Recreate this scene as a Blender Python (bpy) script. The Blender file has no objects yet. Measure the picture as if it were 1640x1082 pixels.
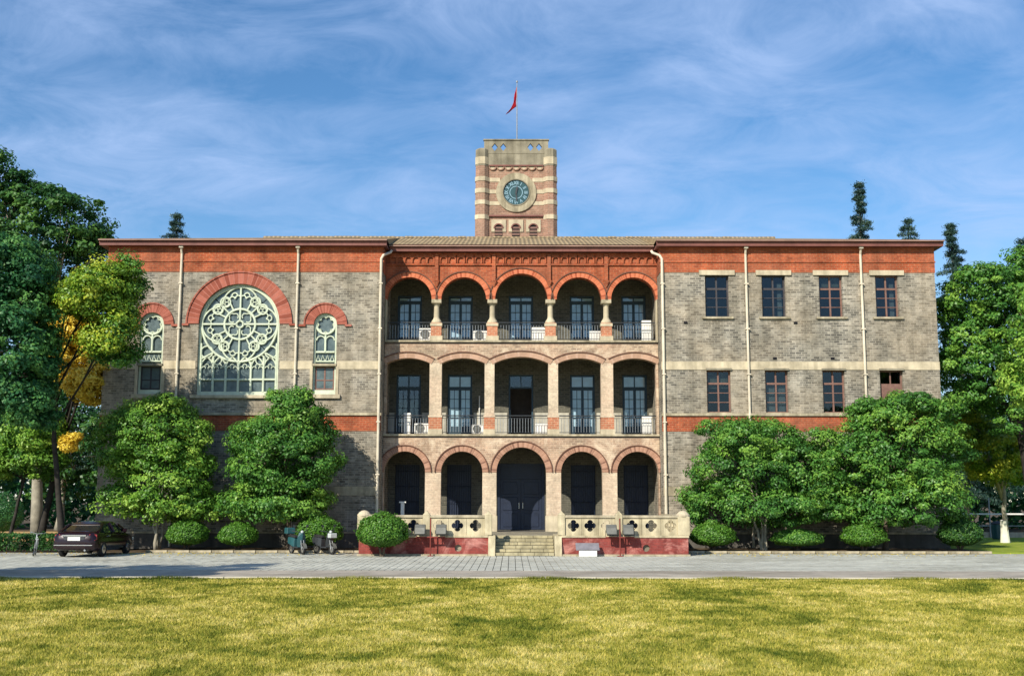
import bpy, bmesh, math, random
import numpy as np
from mathutils import Vector, Matrix
from mathutils.geometry import tessellate_polygon
R = math.radians
PI = math.pi
random.seed(7)
scene = bpy.context.scene
col = scene.collection

# ------------------------------------------------------------------ camera
cam_d = bpy.data.cameras.new('camera'); cam = bpy.data.objects.new('camera', cam_d); col.objects.link(cam)
cam.location = (0, 0, 2.3)
cam.rotation_euler = (R(90 + 8.15), R(-0.08), 0)
cam_d.sensor_width = 36; cam_d.lens = 40.17
cam_d.clip_start = 0.1; cam_d.clip_end = 6000
scene.camera = cam

# ------------------------------------------------------------------ light
SUN_EL, SUN_AZ = R(34), R(32)          # sun in front of the facade, to its left
to_sun = Vector((-math.sin(SUN_AZ) * math.cos(SUN_EL), -math.cos(SUN_AZ) * math.cos(SUN_EL), math.sin(SUN_EL)))
sun_d = bpy.data.lights.new('sun', 'SUN'); sun = bpy.data.objects.new('sun', sun_d); col.objects.link(sun)
sun_d.energy = 4.6; sun_d.angle = R(0.53); sun_d.color = (1.0, 0.93, 0.8)
sun.location = (-40, -60, 60)
sun.rotation_euler = to_sun.to_track_quat('Z', 'Y').to_euler()

world = bpy.data.worlds.new('World'); scene.world = world; world.use_nodes = True
nt = world.node_tree; nt.nodes.clear()
def wn(t, **k):
    n = nt.nodes.new(t)
    for a, b in k.items(): setattr(n, a, b)
    return n
wout = wn('ShaderNodeOutputWorld'); wbg = wn('ShaderNodeBackground')
sky = wn('ShaderNodeTexSky'); sky.sky_type = 'NISHITA'; sky.sun_disc = False
sky.sun_elevation = SUN_EL; sky.sun_rotation = math.atan2(to_sun.x, to_sun.y) % (2 * PI)
sky.altitude = 0; sky.air_density = 1.0; sky.dust_density = 0.15; sky.ozone_density = 3.0
hsv = wn('ShaderNodeHueSaturation'); hsv.inputs['Saturation'].default_value = 1.22
nt.links.new(sky.outputs[0], hsv.inputs['Color'])
tc = wn('ShaderNodeTexCoord'); sx = wn('ShaderNodeSeparateXYZ'); nt.links.new(tc.outputs['Generated'], sx.inputs[0])
# flat cloud layer: project the view direction on a plane overhead
addz = wn('ShaderNodeMath', operation='ADD'); addz.inputs[1].default_value = 0.16; nt.links.new(sx.outputs[2], addz.inputs[0])
mxz = wn('ShaderNodeMath', operation='MAXIMUM'); mxz.inputs[1].default_value = 0.05; nt.links.new(addz.outputs[0], mxz.inputs[0])
dx = wn('ShaderNodeMath', operation='DIVIDE'); dy = wn('ShaderNodeMath', operation='DIVIDE')
nt.links.new(sx.outputs[0], dx.inputs[0]); nt.links.new(mxz.outputs[0], dx.inputs[1])
nt.links.new(sx.outputs[1], dy.inputs[0]); nt.links.new(mxz.outputs[0], dy.inputs[1])
cxy = wn('ShaderNodeCombineXYZ'); nt.links.new(dx.outputs[0], cxy.inputs[0]); nt.links.new(dy.outputs[0], cxy.inputs[1])
mp = wn('ShaderNodeMapping'); mp.inputs['Scale'].default_value = (2.3, 2.9, 1); mp.inputs['Rotation'].default_value = (0, 0, R(-22)); mp.inputs['Location'].default_value = (3.1, 1.7, 0)
nt.links.new(cxy.outputs[0], mp.inputs[0])
n1 = wn('ShaderNodeTexNoise'); n1.inputs['Scale'].default_value = 1.7; n1.inputs['Detail'].default_value = 10; n1.inputs['Roughness'].default_value = 0.66; n1.inputs['Distortion'].default_value = 0.7
n2 = wn('ShaderNodeTexNoise'); n2.inputs['Scale'].default_value = 0.95; n2.inputs['Detail'].default_value = 4
nt.links.new(mp.outputs[0], n1.inputs['Vector']); nt.links.new(mp.outputs[0], n2.inputs['Vector'])
m12 = wn('ShaderNodeMath', operation='MULTIPLY'); nt.links.new(n1.outputs['Fac'], m12.inputs[0]); nt.links.new(n2.outputs['Fac'], m12.inputs[1])
cr = wn('ShaderNodeValToRGB'); cr.color_ramp.elements[0].position = 0.15; cr.color_ramp.elements[1].position = 0.40
cr.color_ramp.elements[0].color = (0, 0, 0, 1); cr.color_ramp.elements[1].color = (0.6, 0.6, 0.6, 1)
nt.links.new(m12.outputs[0], cr.inputs[0])
mixc = wn('ShaderNodeMix', data_type='RGBA'); mixc.inputs['B'].default_value = (3.5, 4.7, 7.2, 1)
nt.links.new(cr.outputs[0], mixc.inputs['Factor']); nt.links.new(hsv.outputs[0], mixc.inputs['A'])
nt.links.new(mixc.outputs['Result'], wbg.inputs['Color']); wbg.inputs['Strength'].default_value = 0.105
nt.links.new(wbg.outputs[0], wout.inputs[0])

scene.view_settings.view_transform = 'Standard'; scene.view_settings.look = 'None'
scene.view_settings.exposure = 0.45; scene.view_settings.gamma = 1.0; scene.view_settings.use_curve_mapping = False
scene.render.engine = 'CYCLES'
scene.cycles.use_denoising = True
scene.cycles.max_bounces = 6; scene.cycles.transparent_max_bounces = 8

# ------------------------------------------------------------------ materials
class NT:
    def __init__(s, name):
        s.m = bpy.data.materials.new(name); s.m.use_nodes = True; s.t = s.m.node_tree
        s.b = s.t.nodes['Principled BSDF']; s.o = s.t.nodes['Material Output']
    def n(s, t, **k):
        x = s.t.nodes.new(t)
        for a, b in k.items(): setattr(x, a, b)
        return x
    def l(s, a, b): s.t.links.new(a, b)
    def val(s, op, a, b=None, c=None):
        x = s.n('ShaderNodeMath', operation=op)
        for i, q in enumerate((a, b, c)):
            if q is None: continue
            if isinstance(q, (int, float)): x.inputs[i].default_value = q
            else: s.l(q, x.inputs[i])
        return x.outputs[0]
    def coord(s): return s.n('ShaderNodeTexCoord').outputs['Object']
    def noise(s, vec, scale, detail=4, rough=0.55, dist=0.0, stretch=None):
        if stretch:
            mp = s.n('ShaderNodeMapping'); mp.inputs['Scale'].default_value = stretch; s.l(vec, mp.inputs[0]); vec = mp.outputs[0]
        x = s.n('ShaderNodeTexNoise'); x.inputs['Scale'].default_value = scale; x.inputs['Detail'].default_value = detail
        x.inputs['Roughness'].default_value = rough; x.inputs['Distortion'].default_value = dist
        s.l(vec, x.inputs['Vector']); return x.outputs['Fac']
    def ramp(s, fac, stops):
        x = s.n('ShaderNodeValToRGB'); e = x.color_ramp.elements
        while len(e) < len(stops): e.new(0.5)
        for q, (p, c) in zip(e, stops): q.position = p; q.color = (*c, 1) if len(c) == 3 else c
        s.l(fac, x.inputs[0]); return x.outputs[0]
    def mix(s, fac, a, b, blend='MIX'):
        x = s.n('ShaderNodeMix', data_type='RGBA', blend_type=blend)
        for sock, q in ((x.inputs['Factor'], fac), (x.inputs['A'], a), (x.inputs['B'], b)):
            if isinstance(q, (int, float)): sock.default_value = q
            elif isinstance(q, tuple): sock.default_value = (*q, 1)
            else: s.l(q, sock)
        return x.outputs['Result']
    def bump(s, h, strength=0.3, dist=0.02):
        x = s.n('ShaderNodeBump'); x.inputs['Strength'].default_value = strength; x.inputs['Distance'].default_value = dist
        s.l(h, x.inputs['Height']); s.l(x.outputs[0], s.b.inputs['Normal'])
    def fin(s, colr=None, rough=0.8, spec=0.3, metal=0.0):
        if colr is not None:
            if isinstance(colr, tuple): s.b.inputs['Base Color'].default_value = (*colr, 1)
            else: s.l(colr, s.b.inputs['Base Color'])
        s.b.inputs['Roughness'].default_value = rough
        s.b.inputs['Specular IOR Level'].default_value = spec
        s.b.inputs['Metallic'].default_value = metal
        return s.m

def mat_brick(name, c1, c2, mortar, w=0.29, h=0.115, stain=0.5, tone=None, msize=0.014, streak=0.35, pale=None):
    s = NT(name); v = s.coord(); sp = s.n('ShaderNodeSeparateXYZ'); s.l(v, sp.inputs[0])
    u = s.val('ADD', sp.outputs[0], sp.outputs[1])
    cb = s.n('ShaderNodeCombineXYZ'); s.l(u, cb.inputs[0]); s.l(sp.outputs[2], cb.inputs[1])
    b = s.n('ShaderNodeTexBrick'); b.inputs['Scale'].default_value = 1.0
    b.inputs['Brick Width'].default_value = w; b.inputs['Row Height'].default_value = h
    b.inputs['Mortar Size'].default_value = msize; b.inputs['Mortar Smooth'].default_value = 0.2; b.inputs['Bias'].default_value = -0.1
    b.inputs['Color1'].default_value = (*c1, 1); b.inputs['Color2'].default_value = (*c2, 1); b.inputs['Mortar'].default_value = (*mortar, 1)
    s.l(cb.outputs[0], b.inputs['Vector'])
    big = s.noise(v, 0.45, 6, 0.6); fine = s.noise(v, 9, 3, 0.6)
    c = b.outputs['Color']
    if tone: c = s.mix(s.ramp(big, [(0.38, (0, 0, 0)), (0.66, (0.75, 0.75, 0.75))]), c, s.mix(0.65, c, tone, 'MIX'))
    c = s.mix(stain, c, s.ramp(s.noise(v, 1.3, 7, 0.65), [(0.25, (0.45, 0.45, 0.43)), (0.6, (1.05, 1.03, 1.0))]), 'MULTIPLY')
    c = s.mix(streak, c, s.ramp(s.noise(v, 1.0, 5, 0.6, 0, (1.8, 1.8, 0.16)), [(0.3, (0.5, 0.5, 0.48)), (0.62, (1.05, 1.05, 1.05))]), 'MULTIPLY')
    c = s.mix(0.5, c, s.ramp(fine, [(0.3, (0.6, 0.6, 0.6)), (0.7, (1.25, 1.22, 1.18))]), 'MULTIPLY')
    if pale: c = s.mix(s.ramp(s.noise(v, 0.9, 8, 0.7, 0.6), [(0.5, (0, 0, 0)), (0.64, (0.85, 0.85, 0.85))]), c, pale)
    hgt = s.val('ADD', s.val('MULTIPLY', b.outputs['Fac'], -0.8), s.val('MULTIPLY', fine, 0.5))
    s.bump(hgt, 0.6, 0.02)
    return s.fin(c, 0.9, 0.2)

def mat_plain(name, c, var=0.25, scale=2.0, rough=0.75, spec=0.3, metal=0.0, streak=0.0, bump=0.0):
    s = NT(name); v = s.coord()
    d = tuple(q * (1 - var) for q in c); e = tuple(min(1, q * (1 + var * 0.5)) for q in c)
    k = s.ramp(s.noise(v, scale, 6, 0.62), [(0.3, d), (0.7, e)])
    if streak: k = s.mix(streak, k, s.ramp(s.noise(v, 1.5, 5, 0.6, 0, (2.5, 2.5, 0.2)), [(0.32, (0.45, 0.44, 0.4)), (0.6, (1, 1, 1))]), 'MULTIPLY')
    if bump: s.bump(s.noise(v, scale * 6, 4, 0.6), bump, 0.02)
    return s.fin(k, rough, spec, metal)

MAT = {}
MAT['brick_grey'] = mat_brick('grey_brick', (0.38, 0.355, 0.3), (0.09, 0.088, 0.082), (0.44, 0.41, 0.345), tone=(0.43, 0.35, 0.245), stain=0.9, w=0.3, h=0.115, msize=0.015, streak=0.75)
MAT['brick_red'] = mat_brick('red_brick', (0.5, 0.115, 0.045), (0.33, 0.065, 0.03), (0.46, 0.2, 0.11), tone=(0.34, 0.14, 0.085), stain=0.85, streak=0.65, w=0.3, h=0.11)
MAT['brick_buff'] = mat_brick('buff_brick', (0.53, 0.4, 0.28), (0.27, 0.195, 0.145), (0.58, 0.48, 0.36), tone=(0.52, 0.29, 0.2), stain=0.75, w=0.3, h=0.11, pale=(0.66, 0.53, 0.38))
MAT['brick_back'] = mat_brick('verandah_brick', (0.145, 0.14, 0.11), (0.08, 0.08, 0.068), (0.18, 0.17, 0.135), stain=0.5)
MAT['brick_tower'] = mat_brick('tower_brick', (0.4, 0.215, 0.155), (0.27, 0.145, 0.11), (0.44, 0.32, 0.24), tone=(0.36, 0.27, 0.19), stain=0.65)
MAT['pier_cream'] = mat_brick('cream_washed_brick', (0.68, 0.57, 0.42), (0.55, 0.45, 0.33), (0.7, 0.6, 0.46), tone=(0.58, 0.4, 0.29), stain=0.5, msize=0.008)
MAT['pier_red'] = mat_brick('faded_red_brick', (0.52, 0.2, 0.11), (0.44, 0.16, 0.09), (0.58, 0.36, 0.23), stain=0.4)
MAT['red_plinth'] = mat_brick('painted_red_brick', (0.29, 0.065, 0.055), (0.23, 0.05, 0.045), (0.27, 0.09, 0.08), stain=0.6, streak=0.5, pale=(0.52, 0.24, 0.2), msize=0.008)
MAT['stone'] = mat_plain('cream_stone', (0.56, 0.48, 0.335), 0.3, 1.7, 0.85, 0.2, streak=0.45, bump=0.15)
MAT['stone_dirty'] = mat_plain('weathered_stone', (0.45, 0.39, 0.27), 0.4, 1.7, 0.9, 0.2, streak=0.7, bump=0.2)
MAT['cement'] = mat_plain('weathered_cement', (0.29, 0.26, 0.19), 0.35, 1.4, 0.92, 0.2, streak=0.6, bump=0.2)
MAT['cream_paint'] = mat_plain('cream_paint', (0.56, 0.485, 0.32), 0.35, 1.6, 0.85, 0.25, streak=0.75, bump=0.15)
MAT['tracery'] = mat_plain('pale_green_paint', (0.6, 0.66, 0.5), 0.18, 2.5, 0.6, 0.3, streak=0.2)
MAT['plaster'] = mat_plain('pale_plaster', (0.52, 0.49, 0.4), 0.25, 1.5, 0.9, 0.2, streak=0.4)
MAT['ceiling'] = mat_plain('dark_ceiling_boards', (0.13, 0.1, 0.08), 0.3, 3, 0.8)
MAT['pipe'] = mat_plain('cream_pipe', (0.68, 0.6, 0.46), 0.18, 2.0, 0.6, 0.35, streak=0.3)
MAT['gutter'] = mat_plain('maroon_gutter', (0.2, 0.075, 0.06), 0.3, 1.2, 0.6, 0.35, streak=0.3)
MAT['gutter_pale'] = mat_plain('faded_gutter_lip', (0.42, 0.28, 0.22), 0.3, 1.2, 0.6, 0.35)
MAT['iron'] = mat_plain('dark_iron', (0.05, 0.055, 0.06), 0.3, 4, 0.5, 0.5, 0.4)
MAT['iron_grey'] = mat_plain('grey_iron', (0.3, 0.32, 0.33), 0.3, 4, 0.5, 0.5, 0.3)
MAT['wood_brown'] = mat_plain('brown_window_frame', (0.2, 0.11, 0.085), 0.3, 6, 0.65, 0.3)
MAT['wood_dark'] = mat_plain('dark_window_frame', (0.055, 0.05, 0.055), 0.3, 6, 0.6, 0.3)
MAT['wood_blue'] = mat_plain('dark_teal_door_paint', (0.028, 0.06, 0.085), 0.3, 5, 0.5, 0.4)
MAT['door_navy'] = mat_plain('navy_door_paint', (0.013, 0.021, 0.046), 0.3, 4, 0.45, 0.45)
MAT['black'] = mat_plain('black_hole', (0.01, 0.01, 0.012), 0.2, 4, 0.9)
MAT['curtain'] = mat_plain('pale_curtain', (0.62, 0.62, 0.6), 0.2, 3, 0.9)
MAT['door_curtain'] = mat_plain('white_net_curtain', (0.8, 0.82, 0.82), 0.15, 3, 0.9)
MAT['white'] = mat_plain('white_enamel', (0.78, 0.76, 0.7), 0.12, 3, 0.5, 0.4, streak=0.25)
MAT['ac_dark'] = mat_plain('grey_grille', (0.12, 0.12, 0.11), 0.3, 6, 0.6)
def mat_paving(name, c, joint_dirt=0.5):
    s = NT(name); g = s.n('ShaderNodeNewGeometry').outputs['Position']
    d = tuple(q * 0.72 for q in c); e = tuple(q * 1.15 for q in c)
    k = s.ramp(s.noise(g, 1.1, 6, 0.65), [(0.3, d), (0.7, e)])
    k = s.mix(joint_dirt, k, s.ramp(s.noise(g, 0.16, 6, 0.65, 0.6, (1, 2, 1)), [(0.35, (0.55, 0.53, 0.48)), (0.55, (1.0, 1.0, 1.0)), (0.7, (1.12, 1.1, 1.02))]), 'MULTIPLY')
    k = s.mix(0.7, k, s.ramp(s.noise(g, 0.7, 8, 0.7, 1.0), [(0.27, (0.5, 0.48, 0.44)), (0.36, (1, 1, 1))]), 'MULTIPLY')
    oi = s.n('ShaderNodeObjectInfo').outputs['Random']
    k = s.mix(0.5, k, s.ramp(oi, [(0, (0.85, 0.85, 0.85)), (1, (1.12, 1.12, 1.1))]), 'MULTIPLY')
    s.bump(s.noise(g, 9, 4, 0.6), 0.2, 0.02)
    return s.fin(k, 0.9, 0.25)
MAT['slab'] = mat_paving('paving_slab', (0.46, 0.46, 0.4))
MAT['joint'] = mat_plain('paving_joint', (0.16, 0.15, 0.125), 0.3, 2, 0.95)
MAT['road'] = mat_paving('concrete_lane', (0.4, 0.355, 0.29), 0.6)
MAT['kerb'] = mat_plain('kerb_concrete', (0.52, 0.47, 0.35), 0.25, 1.2, 0.9, 0.2, bump=0.1)
MAT['soil'] = mat_plain('dark_soil', (0.11, 0.08, 0.05), 0.4, 1.5, 0.95, 0.1, bump=0.3)
MAT['sand'] = mat_plain('sandy_path', (0.52, 0.33, 0.14), 0.3, 0.6, 0.95, 0.1)
MAT['step'] = mat_plain('mossy_step_stone', (0.42, 0.37, 0.23), 0.45, 2.2, 0.92, 0.2, streak=0.3, bump=0.25)
MAT['bark'] = mat_plain('bark', (0.12, 0.095, 0.07), 0.45, 3, 0.95, 0.1, streak=0.4, bump=0.4)
MAT['bark_dark'] = mat_plain('dark_bark', (0.045, 0.04, 0.035), 0.4, 3, 0.95, 0.1, bump=0.4)
MAT['bark_pale'] = mat_plain('pale_bark', (0.34, 0.31, 0.24), 0.35, 3, 0.9, 0.1, bump=0.3)
MAT['limewash'] = mat_plain('limewashed_bark', (0.75, 0.73, 0.62), 0.2, 3, 0.9, 0.1)
MAT['flag'] = mat_plain('red_flag_cloth', (0.33, 0.012, 0.02), 0.25, 4, 0.8, 0.1)
MAT['car_paint'] = mat_plain('maroon_car_paint', (0.016, 0.005, 0.008), 0.1, 2, 0.2, 0.6, 0.2)
MAT['car_glass'] = mat_plain('tinted_car_glass', (0.012, 0.015, 0.02), 0.1, 2, 0.06, 0.8)
MAT['tyre'] = mat_plain('tyre_rubber', (0.02, 0.02, 0.02), 0.3, 5, 0.9)
MAT['chrome'] = mat_plain('bright_metal', (0.6, 0.6, 0.6), 0.1, 5, 0.25, 0.5, 0.9)
MAT['tail_red'] = mat_plain('tail_lamp_red', (0.45, 0.05, 0.05), 0.2, 8, 0.2, 0.6)
MAT['teal'] = mat_plain('teal_plastic', (0.02, 0.085, 0.095), 0.2, 4, 0.4, 0.5)
MAT['silver'] = mat_plain('silver_plastic', (0.5, 0.53, 0.52), 0.15, 4, 0.4, 0.5)
MAT['plate_grey'] = mat_plain('grey_plaque_stone', (0.2, 0.19, 0.21), 0.3, 3, 0.5, 0.4)
MAT['lamp_grey'] = mat_plain('grey_lamp_housing', (0.15, 0.15, 0.13), 0.25, 4, 0.5, 0.4, 0.2)
MAT['rust'] = mat_plain('rusty_red_pole', (0.2, 0.04, 0.03), 0.3, 5, 0.7, 0.3)
MAT['dial'] = mat_plain('dark_teal_dial', (0.025, 0.075, 0.085), 0.35, 2.5, 0.4, 0.4)
MAT['dial_pale'] = mat_plain('pale_blue_numerals', (0.25, 0.4, 0.48), 0.2, 5, 0.6, 0.3)

def mat_roof():
    s = NT('clay_roof_tiles'); v = s.coord()
    w = s.n('ShaderNodeTexWave', wave_type='BANDS', bands_direction='X'); w.inputs['Scale'].default_value = 1.35; w.inputs['Distortion'].default_value = 0.3
    s.l(v, w.inputs['Vector'])
    w2 = s.n('ShaderNodeTexWave', wave_type='BANDS', bands_direction='Y', wave_profile='SAW'); w2.inputs['Scale'].default_value = 0.9; s.l(v, w2.inputs['Vector'])
    c = s.ramp(s.noise(v, 1.6, 7, 0.7), [(0.3, (0.17, 0.12, 0.065)), (0.55, (0.33, 0.25, 0.145)), (0.75, (0.42, 0.31, 0.17))])
    c = s.mix(0.6, c, s.ramp(w.outputs['Fac'], [(0.0, (0.45, 0.45, 0.45)), (0.5, (1, 1, 1))]), 'MULTIPLY')
    s.bump(s.val('ADD', w.outputs['Fac'], w2.outputs['Fac']), 0.8, 0.06)
    return s.fin(c, 0.9, 0.2)
MAT['roof'] = mat_roof()
MAT['plinth'] = mat_plain('dark_plinth_stone', (0.13, 0.12, 0.105), 0.35, 1.5, 0.9, 0.2, streak=0.5, bump=0.2)

def mat_glass(name, tint, refl):
    s = NT(name); s.t.nodes.remove(s.b)
    g = s.n('ShaderNodeBsdfGlossy'); g.inputs['Roughness'].default_value = 0.04; g.inputs['Color'].default_value = (0.9, 0.95, 1, 1)
    t = s.n('ShaderNodeBsdfTransparent'); t.inputs['Color'].default_value = (*tint, 1)
    m = s.n('ShaderNodeMixShader'); lw = s.n('ShaderNodeLayerWeight'); lw.inputs['Blend'].default_value = 0.35
    f = s.val('ADD', s.val('MULTIPLY', lw.outputs['Facing'], 0.3), refl)
    s.l(f, m.inputs[0]); s.l(t.outputs[0], m.inputs[1]); s.l(g.outputs[0], m.inputs[2]); s.l(m.outputs[0], s.o.inputs[0])
    return s.m
MAT['glass_clear'] = mat_glass('door_glass', (0.85, 0.92, 0.95), 0.04)
MAT['glass'] = mat_glass('window_glass', (0.5, 0.55, 0.56), 0.035)
def mat_lead():
    s = NT('leaded_grey_glass'); v = s.coord()
    c = s.ramp(s.noise(v, 3.2, 5, 0.6), [(0.3, (0.045, 0.07, 0.075)), (0.7, (0.13, 0.175, 0.175))])
    return s.fin(c, 0.28, 0.6)
MAT['lead_glass'] = mat_lead()

def mat_leaf(name, dark, mid, bright, trans=0.3):
    s = NT(name)
    a = s.n('ShaderNodeAttribute', attribute_name='tint')
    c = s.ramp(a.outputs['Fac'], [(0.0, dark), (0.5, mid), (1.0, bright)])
    s.fin(c, 0.45, 0.35)
    tr = s.n('ShaderNodeBsdfTranslucent'); hs = s.n('ShaderNodeHueSaturation'); hs.inputs['Hue'].default_value = 0.49; hs.inputs['Value'].default_value = 1.25
    s.l(c, hs.inputs['Color']); s.l(hs.outputs[0], tr.inputs['Color'])
    m = s.n('ShaderNodeMixShader'); m.inputs[0].default_value = trans
    s.l(s.b.outputs[0], m.inputs[1]); s.l(tr.outputs[0], m.inputs[2]); s.l(m.outputs[0], s.o.inputs[0])
    return s.m
LEAF = {
 'mid': mat_leaf('leaf_mid_green', (0.025, 0.095, 0.018), (0.085, 0.235, 0.035), (0.24, 0.42, 0.06)),
 'bright': mat_leaf('leaf_fresh_green', (0.04, 0.13, 0.02), (0.14, 0.31, 0.035), (0.34, 0.5, 0.075)),
 'dark': mat_leaf('leaf_dark_green', (0.014, 0.06, 0.02), (0.045, 0.14, 0.03), (0.14, 0.28, 0.04)),
 'teal': mat_leaf('leaf_cool_green', (0.014, 0.07, 0.032), (0.045, 0.17, 0.055), (0.13, 0.3, 0.065)),
 'yellow': mat_leaf('leaf_autumn_yellow', (0.5, 0.34, 0.025), (0.8, 0.62, 0.07), (0.9, 0.76, 0.16)),
 'lime': mat_leaf('leaf_yellow_green', (0.06, 0.16, 0.018), (0.2, 0.35, 0.03), (0.5, 0.53, 0.05)),
 'conifer': mat_leaf('leaf_conifer', (0.02, 0.05, 0.045), (0.04, 0.09, 0.07), (0.08, 0.14, 0.09), 0.15),
 'hedge': mat_leaf('leaf_clipped_box', (0.03, 0.1, 0.012), (0.075, 0.2, 0.022), (0.17, 0.33, 0.04), 0.2),
}

def grass_colour(s, v):
    a = s.noise(v, 0.33, 5, 0.65, 0.8, (1, 0.8, 1)); b = s.noise(v, 1.7, 6, 0.7, 0.5, (1, 0.8, 1)); c = s.noise(v, 14, 3, 0.6)
    k = s.val('ADD', s.val('ADD', s.val('MULTIPLY', a, 0.46), s.val('MULTIPLY', b, 0.46)), s.val('MULTIPLY', c, 0.24))
    return s.ramp(k, [(0.44, (0.055, 0.095, 0.01)), (0.52, (0.19, 0.21, 0.025)), (0.59, (0.42, 0.38, 0.07)), (0.69, (0.68, 0.58, 0.22))])
def mat_lawn():
    s = NT('lawn_turf'); v = s.coord(); c = grass_colour(s, v)
    s.bump(s.noise(v, 22, 4, 0.7), 0.8, 0.03)
    return s.fin(c, 0.95, 0.1)
MAT['lawn'] = mat_lawn()
def mat_blade():
    s = NT('grass_blades'); v = s.coord(); c = grass_colour(s, v)
    g = s.n('ShaderNodeAttribute', attribute_name='tint')
    c = s.mix(0.85, c, s.ramp(g.outputs['Fac'], [(0.0, (0.45, 0.55, 0.35)), (0.5, (1, 1, 1)), (1.0, (1.35, 1.25, 1.15))]), 'MULTIPLY')
    s.fin(c, 0.7, 0.15)
    tr = s.n('ShaderNodeBsdfTranslucent'); s.l(c, tr.inputs['Color'])
    m = s.n('ShaderNodeMixShader'); m.inputs[0].default_value = 0.3
    s.l(s.b.outputs[0], m.inputs[1]); s.l(tr.outputs[0], m.inputs[2]); s.l(m.outputs[0], s.o.inputs[0])
    return s.m
MAT['blade'] = mat_blade()
def mat_green():
    s = NT('green_lawn'); v = s.coord()
    return s.fin(s.ramp(s.noise(v, 0.8, 6, 0.65), [(0.3, (0.1, 0.17, 0.02)), (0.55, (0.25, 0.31, 0.04)), (0.7, (0.4, 0.37, 0.09))]), 0.95, 0.1)
MAT['green'] = mat_green()

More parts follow.
